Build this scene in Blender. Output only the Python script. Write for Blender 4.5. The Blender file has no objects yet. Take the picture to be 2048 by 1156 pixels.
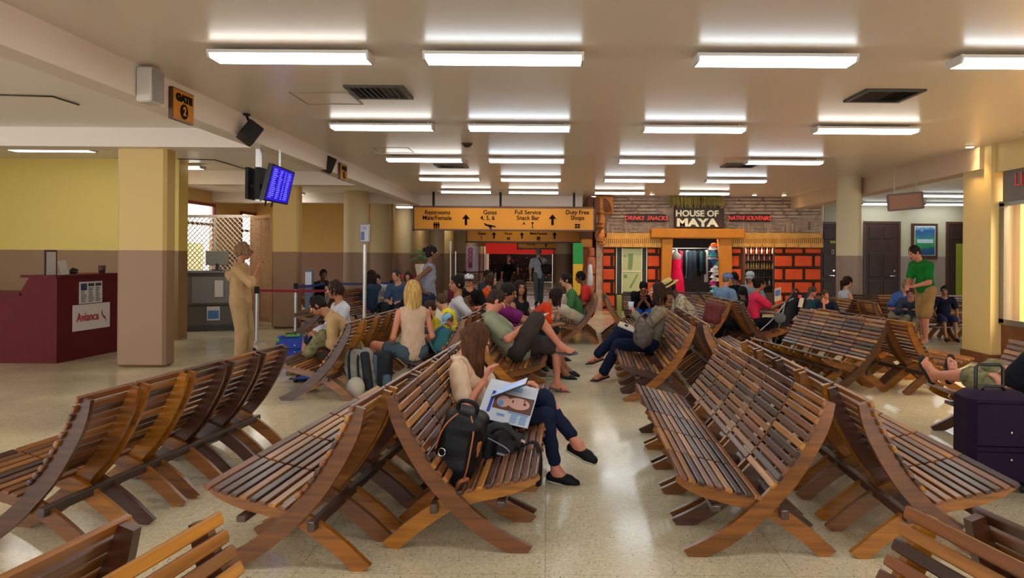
import bpy, bmesh, math, random
import numpy as np
from math import radians, sin, cos, pi
from mathutils import Vector, Matrix, Euler
random.seed(7)
SC = bpy.context.scene
COL = SC.collection
# ---------------------------------------------------------------- camera
F = 1500.0; VX, VY = 1095.0, 509.0; EYE = 1.6; RHO = radians(0.4)
cam_d = bpy.data.cameras.new('camera'); cam = bpy.data.objects.new('camera', cam_d); COL.objects.link(cam)
cam_d.sensor_width = 36.0; cam_d.lens = 36.0 * F / 2048.0
cam_d.shift_x = -(VX - 1024) / 2048.0; cam_d.shift_y = -(578 - VY) / 2048.0
cam_d.clip_end = 200
cam.matrix_world = Matrix.Translation((0, 0, EYE)) @ Matrix.Rotation(pi / 2, 4, 'X') @ Matrix.Rotation(RHO, 4, 'Z')
SC.camera = cam
SC.view_settings.view_transform = 'Standard'; SC.view_settings.look = 'None'
SC.view_settings.gamma = 1.0; SC.view_settings.use_curve_mapping = False
SC.view_settings.exposure = 0.66
# ---------------------------------------------------------------- world: bright overcast tropical sky outside the building
world = bpy.data.worlds.new('world'); SC.world = world; world.use_nodes = True
bg = world.node_tree.nodes['Background']; bg.inputs[0].default_value = (0.96, 0.98, 1.0, 1); bg.inputs[1].default_value = 2.4
LENS_E = 9.0        # emission strength of the fluorescent lenses
WARM_E = 30.0

def un(px, py):
    u = px - VX; v = py - VY; c, s = cos(RHO), sin(RHO)
    return u * c + v * s, -u * s + v * c
def P(px, py, Y):
    u, v = un(px, py); return Vector((u * Y / F, Y, EYE - v * Y / F))
def G(px, py, z=0.0):
    u, v = un(px, py); Y = (EYE - z) * F / v; return Vector((u * Y / F, Y, z))
def hexc(h):
    if not isinstance(h, str): return tuple(h) + (1.0,) if len(h) == 3 else tuple(h)
    h = h.lstrip('#'); r = [int(h[i:i + 2], 16) / 255 for i in (0, 2, 4)]
    return tuple(c / 12.92 if c <= .04045 else ((c + .055) / 1.055) ** 2.4 for c in r) + (1.0,)
# ---------------------------------------------------------------- materials
MATS = {}
def mat(name, col, rough=.6, metal=0., bump=0., bscale=60., vary=0., vscale=6., emit=0., coat=0., alpha=1., spec=None, stretch=None, trans=0.):
    if name in MATS: return MATS[name]
    m = bpy.data.materials.new(name); m.use_nodes = True; nt = m.node_tree; b = nt.nodes['Principled BSDF']
    c = hexc(col); b.inputs['Base Color'].default_value = c; b.inputs['Roughness'].default_value = rough; b.inputs['Metallic'].default_value = metal
    if spec is not None: b.inputs['Specular IOR Level'].default_value = spec
    if coat: b.inputs['Coat Weight'].default_value = coat; b.inputs['Coat Roughness'].default_value = .15
    if trans: b.inputs['Transmission Weight'].default_value = trans
    if emit: b.inputs['Emission Color'].default_value = c; b.inputs['Emission Strength'].default_value = emit
    if alpha < 1: b.inputs['Alpha'].default_value = alpha
    tc = nt.nodes.new('ShaderNodeTexCoord'); src = tc.outputs['Object']
    if stretch:
        mp = nt.nodes.new('ShaderNodeMapping'); mp.inputs['Scale'].default_value = stretch; nt.links.new(src, mp.inputs[0]); src = mp.outputs[0]
    if vary:
        n = nt.nodes.new('ShaderNodeTexNoise'); n.inputs['Scale'].default_value = vscale; n.inputs['Detail'].default_value = 4
        nt.links.new(src, n.inputs['Vector'])
        r = nt.nodes.new('ShaderNodeValToRGB'); r.color_ramp.elements[0].position = .3; r.color_ramp.elements[1].position = .7
        r.color_ramp.elements[0].color = tuple(x * (1 - vary) for x in c[:3]) + (1,)
        r.color_ramp.elements[1].color = tuple(min(1, x * (1 + vary)) for x in c[:3]) + (1,)
        nt.links.new(n.outputs[0], r.inputs[0]); nt.links.new(r.outputs[0], b.inputs['Base Color'])
    if bump:
        n2 = nt.nodes.new('ShaderNodeTexNoise'); n2.inputs['Scale'].default_value = bscale; n2.inputs['Detail'].default_value = 3
        nt.links.new(src, n2.inputs['Vector'])
        bp = nt.nodes.new('ShaderNodeBump'); bp.inputs['Strength'].default_value = bump; bp.inputs['Distance'].default_value = .01
        nt.links.new(n2.outputs[0], bp.inputs['Height']); nt.links.new(bp.outputs[0], b.inputs['Normal'])
    MATS[name] = m; return m
def cloth(col, name=None, b=.5): return mat(name or 'cloth_' + str(col), col, .9, bump=b, bscale=28, vary=.12, vscale=9, spec=.2)
def two_tone(name, top, bot, zline, rough=.55, soft=0.0):
    """painted plaster: one colour above the wainscot line, another below it"""
    m = mat(name, top, rough, bump=.12, bscale=90); nt = m.node_tree; b = nt.nodes['Principled BSDF']
    g = nt.nodes.new('ShaderNodeNewGeometry'); s = nt.nodes.new('ShaderNodeSeparateXYZ'); nt.links.new(g.outputs['Position'], s.inputs[0])
    gt = nt.nodes.new('ShaderNodeMath'); gt.operation = 'GREATER_THAN'; gt.inputs[1].default_value = zline; nt.links.new(s.outputs[2], gt.inputs[0])
    mx = nt.nodes.new('ShaderNodeMix'); mx.data_type = 'RGBA'; mx.inputs[6].default_value = hexc(bot); mx.inputs[7].default_value = hexc(top)
    nt.links.new(gt.outputs[0], mx.inputs[0]); nt.links.new(mx.outputs[2], b.inputs['Base Color']); return m
def wood(name, cols, rough=.38, axis='Y', isl=True, coat=.35):
    """varnished boards: each loose board picks its own tone, grain runs along the board"""
    m = mat(name, cols[0], rough, coat=coat); nt = m.node_tree; N = nt.nodes; L = nt.links; b = N['Principled BSDF']
    g = N.new('ShaderNodeNewGeometry'); oi = N.new('ShaderNodeObjectInfo')
    a = N.new('ShaderNodeMath'); a.operation = 'ADD'; L.new(oi.outputs['Random'], a.inputs[0])
    if isl: L.new(g.outputs['Random Per Island'], a.inputs[1])
    else: a.inputs[1].default_value = .37
    fr = N.new('ShaderNodeMath'); fr.operation = 'FRACT'; L.new(a.outputs[0], fr.inputs[0])
    r = N.new('ShaderNodeValToRGB'); r.color_ramp.interpolation = 'CONSTANT'; e = r.color_ramp.elements
    while len(e) < len(cols): e.new(.5)
    for i, cc in enumerate(cols): e[i].position = i / len(cols); e[i].color = hexc(cc)
    L.new(fr.outputs[0], r.inputs[0])
    tc = N.new('ShaderNodeTexCoord'); mp = N.new('ShaderNodeMapping'); sc = {'Y': (38, 2.2, 38), 'X': (2.2, 38, 38), 'Z': (38, 38, 2.2)}[axis]
    mp.inputs['Scale'].default_value = sc; L.new(tc.outputs['Object'], mp.inputs[0]); L.new(fr.outputs[0], mp.inputs['Location'])
    n = N.new('ShaderNodeTexNoise'); n.inputs['Scale'].default_value = 1.0; n.inputs['Detail'].default_value = 5; L.new(mp.outputs[0], n.inputs['Vector'])
    mr = N.new('ShaderNodeMapRange'); mr.inputs[1].default_value = .3; mr.inputs[2].default_value = .7; mr.inputs[3].default_value = .55; mr.inputs[4].default_value = 1.2; L.new(n.outputs[0], mr.inputs[0])
    mx = N.new('ShaderNodeVectorMath'); mx.operation = 'SCALE'; L.new(r.outputs[0], mx.inputs[0]); L.new(mr.outputs[0], mx.inputs['Scale']); L.new(mx.outputs[0], b.inputs['Base Color'])
    bp = N.new('ShaderNodeBump'); bp.inputs['Strength'].default_value = .08; bp.inputs['Distance'].default_value = .005; L.new(n.outputs[0], bp.inputs['Height']); L.new(bp.outputs[0], b.inputs['Normal'])
    return m
# ---------------------------------------------------------------- mesh builder
class MB:
    def __init__(s): s.v = []; s.f = []; s.m = []
    def add(s, vs, fs, mi=0):
        o = len(s.v); s.v += [Vector(x) for x in vs]; s.f += [[i + o for i in f] for f in fs]; s.m += [mi] * len(fs); return s
    def box(s, c, d, rot=None, mi=0, bev=0.0):
        c = Vector(c); x, y, z = [k / 2 for k in d]
        if bev:
            b = min(bev, x * .9, y * .9, z * .9); vs = []
            for sz in (-1, 1):
                for zz, ins in ((z, b), (z - b, 0)) if sz > 0 else ((z, b), (z - b, 0)):
                    pass
            rings = [(-z, b), (-z + b, 0), (z - b, 0), (z, b)]
            for zz, ins in rings:
                X, Y = x - ins, y - ins
                vs += [(-X + b, -Y, zz), (X - b, -Y, zz), (X, -Y + b, zz), (X, Y - b, zz), (X - b, Y, zz), (-X + b, Y, zz), (-X, Y - b, zz), (-X, -Y + b, zz)]
            fs = [[7, 6, 5, 4, 3, 2, 1, 0], [24 + i for i in range(8)]]
            for r in range(3):
                for i in range(8): j = (i + 1) % 8; fs.append([r * 8 + i, r * 8 + j, r * 8 + 8 + j, r * 8 + 8 + i])
        else:
            vs = [(-x, -y, -z), (x, -y, -z), (x, y, -z), (-x, y, -z), (-x, -y, z), (x, -y, z), (x, y, z), (-x, y, z)]
            fs = [[3, 2, 1, 0], [4, 5, 6, 7], [0, 1, 5, 4], [1, 2, 6, 5], [2, 3, 7, 6], [3, 0, 4, 7]]
        if rot is not None:
            R = rot if isinstance(rot, Matrix) else Euler(rot).to_matrix()
            vs = [R @ Vector(q) for q in vs]
        return s.add([c + Vector(q) for q in vs], fs, mi)
    def bb(s, x0, x1, y0, y1, z0, z1, mi=0, bev=0): return s.box(((x0 + x1) / 2, (y0 + y1) / 2, (z0 + z1) / 2), (abs(x1 - x0), abs(y1 - y0), abs(z1 - z0)), mi=mi, bev=bev)
    def tube(s, pts, r, n=10, cap=True, mi=0, flat=1.0, up=None):
        pts = [Vector(p) for p in pts]; rs = r if isinstance(r, (list, tuple)) else [r] * len(pts); vs = []; u = Vector(up) if up else None
        for i, p in enumerate(pts):
            t = (pts[min(i + 1, len(pts) - 1)] - pts[max(i - 1, 0)]).normalized()
            if u is None: u = t.orthogonal().normalized()
            u = (u - t * u.dot(t)); u = u.normalized() if u.length > 1e-6 else t.orthogonal().normalized(); w = t.cross(u)
            for k in range(n): a = 2 * pi * k / n; vs.append(p + u * cos(a) * rs[i] + w * sin(a) * rs[i] * flat)
        fs = [[i * n + k, i * n + (k + 1) % n, (i + 1) * n + (k + 1) % n, (i + 1) * n + k] for i in range(len(pts) - 1) for k in range(n)]
        if cap: fs += [list(range(n))[::-1], [(len(pts) - 1) * n + k for k in range(n)]]
        return s.add(vs, fs, mi)
    def cyl(s, a, b, r, r2=None, n=24, mi=0): return s.tube([a, b], [r, r if r2 is None else r2], n, mi=mi)
    def lathe(s, c, prof, n=24, mi=0):
        c = Vector(c); vs = [c + Vector((cos(2 * pi * k / n) * r, sin(2 * pi * k / n) * r, z)) for r, z in prof for k in range(n)]
        fs = [[i * n + k, i * n + (k + 1) % n, (i + 1) * n + (k + 1) % n, (i + 1) * n + k] for i in range(len(prof) - 1) for k in range(n)]
        fs += [list(range(n))[::-1], [(len(prof) - 1) * n + k for k in range(n)]]
        return s.add(vs, fs, mi)
    def ell(s, c, r, rot=None, n=14, mi=0):
        c = Vector(c); vs = []; h = n // 2
        for i in range(h + 1):
            t = pi * i / h
            for k in range(n): a = 2 * pi * k / n; q = Vector((sin(t) * cos(a) * r[0], sin(t) * sin(a) * r[1], -cos(t) * r[2])); vs.append(c + (rot @ q if rot is not None else q))
        fs = [[i * n + k, i * n + (k + 1) % n, (i + 1) * n + (k + 1) % n, (i + 1) * n + k] for i in range(h) for k in range(n)]
        return s.add(vs, fs, mi)
    def prism(s, poly, ax, a, b, mi=0):
        """poly: 2-D outline; ax = axis of extrusion from a to b"""
        def q(p, t): return {'x': (t, p[0], p[1]), 'y': (p[0], t, p[1]), 'z': (p[0], p[1], t)}[ax]
        n = len(poly); vs = [q(p, a) for p in poly] + [q(p, b) for p in poly]
        fs = [[i, (i + 1) % n, n + (i + 1) % n, n + i] for i in range(n)] + [list(range(n))[::-1], list(range(n, 2 * n))]
        return s.add(vs, fs, mi)
    def sheet(s, grid, th=0.0, mi=0):
        """grid[i][j] of points -> surface; th>0 gives it a thickness along -normal approx (z)"""
        h = len(grid); w = len(grid[0]); vs = [p for row in grid for p in row]
        fs = [[i * w + j, i * w + j + 1, (i + 1) * w + j + 1, (i + 1) * w + j] for i in range(h - 1) for j in range(w - 1)]
        return s.add(vs, fs, mi)
    def xf(s, M): s.v = [M @ q for q in s.v]; return s
    def mesh(s, name, mats, smooth=False, fix=True):
        me = bpy.data.meshes.new(name); me.from_pydata([tuple(q) for q in s.v], [], s.f)
        for m in (mats if isinstance(mats, (list, tuple)) else [mats]): me.materials.append(m)
        me.polygons.foreach_set('material_index', s.m)
        if fix:
            bm = bmesh.new(); bm.from_mesh(me)
            bmesh.ops.recalc_face_normals(bm, faces=bm.faces); bm.to_mesh(me); bm.free()
        if smooth: me.polygons.foreach_set('use_smooth', [True] * len(me.polygons))
        me.update(); return me
    def build(s, name, mats, parent=None, smooth=False, ws=True, label=None, autosmooth=False, fix=True):
        if parent is not None and ws: M = parent.matrix_basis.inverted(); s.xf(PW(parent).inverted())
        me = s.mesh(name, mats, smooth, fix)
        if autosmooth:
            me.polygons.foreach_set('use_smooth', [True] * len(me.polygons)); me.set_sharp_from_angle(angle=radians(38))
        o = bpy.data.objects.new(name, me); COL.objects.link(o)
        if parent is not None: o.parent = parent
        if label: o['label'] = label
        return o
def PW(o):
    M = o.matrix_basis.copy()
    while o.parent is not None: o = o.parent; M = o.matrix_basis @ M
    return M
def tag(o, label, cat, group=None, kind=None):
    o['label'] = label; o['category'] = cat
    if group: o['group'] = group
    if kind: o['kind'] = kind
    return o
def thing(name, loc, label, cat, rz=0., group=None, kind=None):
    o = bpy.data.objects.new(name, None); COL.objects.link(o); o.location = loc; o.rotation_euler = (0, 0, rz); o.empty_display_size = .1
    o.matrix_basis = Matrix.Translation(Vector(loc)) @ Matrix.Rotation(rz, 4, 'Z')
    return tag(o, label, cat, group, kind)
def struct(o, label=None):
    o['kind'] = 'structure'
    if label: o['label'] = label
    return o
def link_copy(src, parent, M=None):
    c = src.copy(); COL.objects.link(c); c.parent = parent
    if M is not None: c.matrix_basis = M
    return c
def copy_tree(o, parent=None, label=None, loc=None, rz=None):
    c = o.copy(); COL.objects.link(c)
    if parent is not None: c.parent = parent
    if label: c['label'] = label
    if loc is not None: c.location = loc
    if rz is not None: c.rotation_euler = (0, 0, rz)
    for ch in KIDS(o): copy_tree(ch, c)
    return c
def KIDS(o): return [x for x in COL.objects if x.parent == o]
def text_mesh(s, size, M, th=.004, off=0., name='lettering', font_shear=0., align='CENTER', sx=1.0, space=1.0):
    cu = bpy.data.curves.new(name, 'FONT'); cu.body = s; cu.size = size; cu.extrude = th; cu.offset = off; cu.align_x = align; cu.align_y = 'CENTER'; cu.shear = font_shear; cu.space_character = space
    o = bpy.data.objects.new(name, cu); COL.objects.link(o)
    dg = bpy.context.evaluated_depsgraph_get(); me = bpy.data.meshes.new_from_object(o.evaluated_get(dg))
    vs = [M @ Vector((v.co.x * sx, v.co.y, v.co.z)) for v in me.vertices]; fs = [list(p.vertices) for p in me.polygons]
    bpy.data.objects.remove(o); bpy.data.curves.remove(cu); bpy.data.meshes.remove(me)
    return vs, fs
def face_cam(loc):  # text plane facing -Y (towards the camera)
    return Matrix.Translation(Vector(loc)) @ Matrix.Rotation(pi / 2, 4, 'X')
# ================================================================ building
CEIL = 3.28
M_ceil = mat('ceiling_paint', '#d8c9ba', .3, bump=.05, bscale=3, spec=.4)
M_ceil_l = mat('ceiling_paint_side', '#e6dcd2', .45)
M_beam = mat('beam_paint', '#d8cabc', .45, bump=.05, bscale=20)
M_floor = mat('terrazzo', '#b5a98d', .12, spec=.5); 
def terrazzo():
    nt = M_floor.node_tree; N = nt.nodes; L = nt.links; b = N['Principled BSDF']; tc = N['Texture Coordinate']
    v = N.new('ShaderNodeTexVoronoi'); v.inputs['Scale'].default_value = 38; L.new(tc.outputs['Object'], v.inputs['Vector'])
    r = N.new('ShaderNodeValToRGB'); r.color_ramp.elements[0].position = .1; r.color_ramp.elements[0].color = hexc('#6f634e'); r.color_ramp.elements[1].position = .22; r.color_ramp.elements[1].color = hexc('#b7ab8e'); L.new(v.outputs['Distance'], r.inputs[0])
    v2 = N.new('ShaderNodeTexVoronoi'); v2.inputs['Scale'].default_value = 90; L.new(tc.outputs['Object'], v2.inputs['Vector'])
    r2 = N.new('ShaderNodeValToRGB'); r2.color_ramp.elements[0].color = hexc('#b8aa88'); r2.color_ramp.elements[1].color = hexc('#dccfb0'); L.new(v2.outputs['Color'], r2.inputs[0])
    # only some cells carry a dark chip
    gt = N.new('ShaderNodeSeparateColor'); L.new(v.outputs['Color'], gt.inputs[0]); m1 = N.new('ShaderNodeMath'); m1.operation = 'GREATER_THAN'; m1.inputs[1].default_value = .55; L.new(gt.outputs[0], m1.inputs[0])
    mx = N.new('ShaderNodeMix'); mx.data_type = 'RGBA'; mx.blend_type = 'MULTIPLY'; mx.inputs[0].default_value = 0; L.new(m1.outputs[0], mx.inputs[0]); L.new(r2.outputs[0], mx.inputs[6])
    r3 = N.new('ShaderNodeValToRGB'); r3.color_ramp.elements[0].position = .1; r3.color_ramp.elements[0].color = (.25, .2, .15, 1); r3.color_ramp.elements[1].position = .22; r3.color_ramp.elements[1].color = (1, 1, 1, 1); L.new(v.outputs['Distance'], r3.inputs[0]); L.new(r3.outputs[0], mx.inputs[7])
    n = N.new('ShaderNodeTexNoise'); n.inputs['Scale'].default_value = .8; n.inputs['Detail'].default_value = 4; L.new(tc.outputs['Object'], n.inputs['Vector'])
    mr = N.new('ShaderNodeMapRange'); mr.inputs[1].default_value = .3; mr.inputs[2].default_value = .7; mr.inputs[3].default_value = .82; mr.inputs[4].default_value = 1.08; L.new(n.outputs[0], mr.inputs[0])
    sc = N.new('ShaderNodeVectorMath'); sc.operation = 'SCALE'; L.new(mx.outputs[2], sc.inputs[0]); L.new(mr.outputs[0], sc.inputs['Scale'])
    # joints of the poured panels
    br = N.new('ShaderNodeTexBrick'); br.offset = 0; br.inputs['Scale'].default_value = 1; br.inputs['Brick Width'].default_value = 1.25; br.inputs['Row Height'].default_value = 1.25; br.inputs['Mortar Size'].default_value = .003
    br.inputs['Color1'].default_value = br.inputs['Color2'].default_value = (1, 1, 1, 1); br.inputs['Mortar'].default_value = (.72, .7, .66, 1); L.new(tc.outputs['Object'], br.inputs['Vector'])
    m3 = N.new('ShaderNodeMix'); m3.data_type = 'RGBA'; m3.blend_type = 'MULTIPLY'; m3.inputs[0].default_value = 1; L.new(sc.outputs[0], m3.inputs[6]); L.new(br.outputs[0], m3.inputs[7]); L.new(m3.outputs[2], b.inputs['Base Color'])
    rr = N.new('ShaderNodeMapRange'); rr.inputs[1].default_value = .35; rr.inputs[2].default_value = .65; rr.inputs[3].default_value = .10; rr.inputs[4].default_value = .24; L.new(n.outputs[0], rr.inputs[0]); L.new(rr.outputs[0], b.inputs['Roughness'])
terrazzo()
WL = 1.62
M_wall = two_tone('wall_yellow', '#d0b65a', '#84633f', WL)
M_wall2 = two_tone('wall_cream', '#c8a264', '#8a664c', WL)
M_col = two_tone('column_paint', '#c8a866', '#8c6c50', WL)
M_colr = two_tone('column_paint_round', '#c4b088', '#8a705c', WL)
M_wallr = two_tone('wall_door', '#b8ae92', '#94847a', WL)
M_pil = mat('pillar_yellow', '#c6ad72', .5, bump=.1)
M_dark = mat('dark_interior', '#0d0b0c', .8)
struct(MB().bb(-16, 14, -5, 60, -.1, 0).build('floor', M_floor))
struct(MB().bb(-3.69, 6.64, -5, 21.5, CEIL, CEIL + .1).bb(-3.69, 1.25, 21.5, 58, CEIL, CEIL + .1).build('ceiling', M_ceil))
struct(MB().bb(-13.3, -3.93, -5, 14.2, CEIL, CEIL + .1).bb(-9.75, -3.93, 14.2, 58, CEIL, CEIL + .1).build('ceiling', M_ceil_l))
# long beam along the check-in side, cross beams between the columns
struct(MB().bb(-3.93, -3.69, -5, 58, 2.99, CEIL + .1).build('trim_1', M_beam), 'long downstand beam along the check-in side')
k = 2
for (x0, x1, y0, zb) in ((-13, -3.93, 10.15, 3.02), (-13, -3.93, 15.45, 3.0), (-13, -3.93, 20.9, 3.0), (-3.69, 1.0, 21.55, 2.98)):
    struct(MB().bb(x0, x1, y0, y0 + .42, zb, CEIL + .1).build('trim_%d' % k, M_beam)); k += 1
# side wall with the clerestory windows (left), yellow wall behind the red desk
struct(MB().bb(-13.2, P(357, 500, 13.6).x, 13.6, 13.95, 0, CEIL).build('wall_north', M_wall))
struct(MB().bb(-13.3, -13.2, 8.6, 13.8, 0, CEIL).build('wall_left', M_wall))
# far check-in room: outer wall with two red-framed windows that runs away from the camera
XW0, YW0 = -10.2, 20.2
def outer_wall():
    a = P(352, 500, 19.0); a.z = 0; b = P(545, 500, 25.2); b.z = 0       # wall foot line
    d = (b - a).normalized(); nrm = Vector((d.y, -d.x, 0)); Lw = (b - a).length; R = Matrix((( d.x, -nrm.x, 0), (d.y, -nrm.y, 0), (0, 0, 1))).to_4x4(); R.translation = a
    return a, d, nrm, Lw, R
wa, wd, wn, wl, WR = outer_wall()
holes = [(.15, 2.05, .35, 2.95), (wl * .60, wl * .86, .35, 2.85)]
def wall_with_holes(x0, x1, z1, hs, th, M, name, m, mi=0):
    mb = MB(); xs = x0
    for (a, b, c, d) in hs:
        mb.bb(xs, a, 0, th, 0, z1); mb.bb(a, b, 0, th, 0, c); mb.bb(a, b, 0, th, d, z1); xs = b
    mb.bb(xs, x1, 0, th, 0, z1); mb.xf(M); return mb.build(name, m)
struct(wall_with_holes(-4, wl + 3, CEIL, holes, .15, WR, 'wall_outer', M_wall2))
M_redframe = mat('red_frame', '#7c2420', .5)
M_glass = mat('window_glass', '#ffffff', .02, trans=1.0, alpha=.25)
for i, (a, b, c, d) in enumerate(holes):
    mb = MB()
    for (x0, x1, z0, z1) in ((a, a + .07, c, d), (b - .07, b, c, d), (a, b, d - .08, d), (a, b, c, c + .08), (a, b, d - .62, d - .55)):
        mb.bb(x0, x1, -.04, .05, z0, z1)
    fr = struct(mb.xf(WR).build('window_%d' % (i + 1), M_redframe))
    MB().bb(a + .05, b - .05, .0, .008, c + .05, d - .05).xf(WR).build('window_glass', M_glass, fr)
# bright sunlit yard wall outside the windows
struct(MB().bb(-6, 14, 6.2, 6.4, 0, 2.0).xf(WR).build('wall_yard', mat('yard_wall', '#d8cf9a', .9)))
# cream wall behind the left aisle, far end walls
struct(MB().bb(-9.4, -4.9, 23.8, 24.0, 0, CEIL).build('wall_back_left', two_tone('wall_cream2', '#d2a75e', '#93705c', WL)))
struct(MB().bb(-5.6, -5.45, 24, 46, 0, CEIL).build('wall_aisle', M_wall2))
struct(MB().bb(-6, -1.9, 50, 50.2, 0, CEIL).build('wall_far', M_wall2))
# right: door wall behind the seating, right wall with shop window
YD = 23.5
struct(MB().bb(P(1646, 500, YD).x, 14, YD, YD + .15, 0, CEIL).build('wall_doors', M_wallr))
struct(MB().bb(6.64, 14, 11, YD, CEIL, CEIL + .1).build('ceiling', M_ceil_l))
struct(MB().bb(13.9, 14, 11, YD, 0, CEIL).build('wall_side', M_wallr))
# slanted right beam
p0, p1 = Vector((6.50, 11.3, 0)), Vector((6.95, 21.5, 0))
mb = MB(); d = (p1 - p0).normalized(); n = Vector((d.y, -d.x, 0))
mb.prism([(p0.x, p0.y), (p1.x, p1.y), ((p1 + n * .3).x, (p1 + n * .3).y), ((p0 + n * .3).x, (p0 + n * .3).y)], 'z', 2.93, CEIL + .05)
struct(mb.build('trim_%d' % k, mat('beam_cream', '#c4a88a', .5)), 'slanted beam by the doors'); k += 1
# shop front wall at the right: pier, sill panel, header
M_brown = mat('brown_panel', '#6a3c20', .4, vary=.3, vscale=5)
struct(MB().bb(6.56, 7.3, 11.1, 11.85, 0, CEIL).build('wall_pier', M_pil))
struct(MB().bb(6.54, 7.32, 11.08, 11.87, 0, .16).build('baseboard_pier', M_brown))
struct(MB().bb(6.72, 6.9, -5, 11.1, 0, .66).build('wall_right', M_brown))
struct(MB().bb(6.62, 7.0, -5, 11.1, 2.86, CEIL).build('wall_right_header', M_pil))
struct(MB().bb(9.0, 9.1, -5, 11.1, 0, CEIL).bb(6.9, 9.0, 10.95, 11.1, 0, CEIL).build('wall_shop', mat('shop_wall', '#d8b058', .6)))
M_metal = mat('grey_metal', '#8a8680', .35, .7)
w3 = struct(MB().bb(6.68, 6.76, -5, 11.1, .62, .70).bb(6.68, 6.76, -5, 11.1, 2.36, 2.43).bb(6.68, 6.76, 10.98, 11.1, .64, 2.40).bb(6.68, 6.76, 8.2, 8.26, .64, 2.40).build('window_3', M_metal))
MB().bb(6.715, 6.725, -5, 11.0, .68, 2.38).build('window_glass', mat('shop_glass', '#ffffff', .02, alpha=.12), w3)
hd = thing('shop_header_sign', (6.7, 9.5, 2.27), 'dark grey header over the shop window with red letters starting LI', 'sign')
MB().bb(6.66, 6.74, 7.6, 10.98, 2.42, 2.87).build('header_panel', mat('header_grey', '#5c5552', .5), hd)
vs, fs = text_mesh('LIQUOR', .27, Matrix.Translation((6.65, 10.70, 2.70)) @ Matrix.Rotation(-pi / 2, 4, 'Z') @ Matrix.Rotation(pi / 2, 4, 'X'), align='LEFT')
MB().add(vs, fs).build('lettering', mat('red_letters', '#d0202a', .4), hd, label='red capital letters')
sp = thing('spotlight', P(2030, 408, 10.6) + Vector((.25, 0, .1)), 'small black spotlight hanging inside the yellow shop window', 'lamp')
c = sp.location.copy(); MB().box(c, (.06, .14, .07), (radians(20), 0, 0)).build('lamp_head', M_dark, sp); MB().cyl(c, c + Vector((0, 0, .15)), .01).build('arm', M_dark, sp)
def area(name, loc, size, power, col, rot=(0, 0, 0), sy=None):
    l = bpy.data.lights.new(name, 'AREA'); l.energy = power; l.color = col; l.size = size
    if sy: l.shape = 'RECTANGLE'; l.size_y = sy
    o = bpy.data.objects.new(name, l); COL.objects.link(o); o.location = loc; o.rotation_euler = rot; return o
area('shop_ceiling_lamp', (8.0, 9.0, 3.2), 1.6, 240, (1, .82, .5))
# doors in the door wall
M_door = wood('door_wood', ['#3a1c12', '#331810'], .5, 'Z', False, coat=0)
M_doorf = mat('door_frame_wood', '#4c2c1a', .4)
M_chrome = mat('chrome', '#c8c8c8', .2, 1.0)
for i, (x0, x1, ytop) in enumerate(((1645, 1675, 448), (1731, 1796, 447), (1896, 1960, 448))):
    a = P(x0, ytop, YD); b = P(x1, ytop, YD); zt = a.z
    mb = MB(); X0, X1 = a.x, b.x
    if i == 0: X0 = X1 - .98
    if i == 2: X1 = X0 + .98
    mb.bb(X0 - .07, X0, YD - .04, YD + .02, 0, zt); mb.bb(X1, X1 + .07, YD - .04, YD + .02, 0, zt); mb.bb(X0 - .07, X1 + .07, YD - .04, YD + .02, zt, zt + .07)
    fr = struct(mb.build('door_%d' % (i + 1), M_doorf))
    mb = MB(); mb.bb(X0, X1, YD - .02, YD + .01, 0, zt)
    for c0, c1 in ((.1, .46), (.54, .9)):
        for z0, z1 in ((.18, .85), (.97, 1.72), (zt - .48, zt - .1)): mb.bb(X0 + (X1 - X0) * c0, X0 + (X1 - X0) * c1, YD - .035, YD, z0, z1, bev=.012)
    MB.build(mb, 'door_leaf', M_door, fr)
    MB().cyl((X1 - .13, YD - .06, 1.0), (X1 - .27, YD - .06, 1.0), .013).cyl((X1 - .13, YD - .07, 1.0), (X1 - .13, YD, 1.0), .02).cyl((X1 - .12, YD - .04, 1.16), (X1 - .12, YD, 1.16), .03).build('door_handle', M_chrome, fr)
d1 = MB().bb(P(1662, 0, YD).x, P(1673, 0, YD).x, YD - .06, YD - .04, P(0, 475, YD).z, P(0, 470, YD).z).build('door_sign', mat('sign_yellow', '#b0a020', .5)); tag(d1, 'narrow yellow plate on the dark door by the shop corner', 'sign')
q = P(1664, 504, YD); mb = MB(); 
for dx, dz, w, h in ((0, .06, .07, .015), (0, -.06, .07, .015), (-.03, 0, .015, .12), (.03, 0, .015, .12)): mb.box((q.x, YD - .06, q.z + dz), (w, .01, h)) if dx == 0 else mb.box((q.x + dx, YD - .06, q.z), (w, .01, h))
tag(mb.build('door_number', mat('white_plate', '#d8d4cc', .5)), 'pale O-shaped sign on the dark door by the shop corner', 'sign')
q = P(1916, 550, YD); gp = MB().bb(q.x - .1, q.x + .12, YD - .07, YD - .05, .3, P(0, 474, YD).z).build('yellow_poster', mat('yellow_green', '#8a8f1c', .6)); tag(gp, 'tall yellow-green panel in the doorway beside the cream pier', 'panel')
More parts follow.
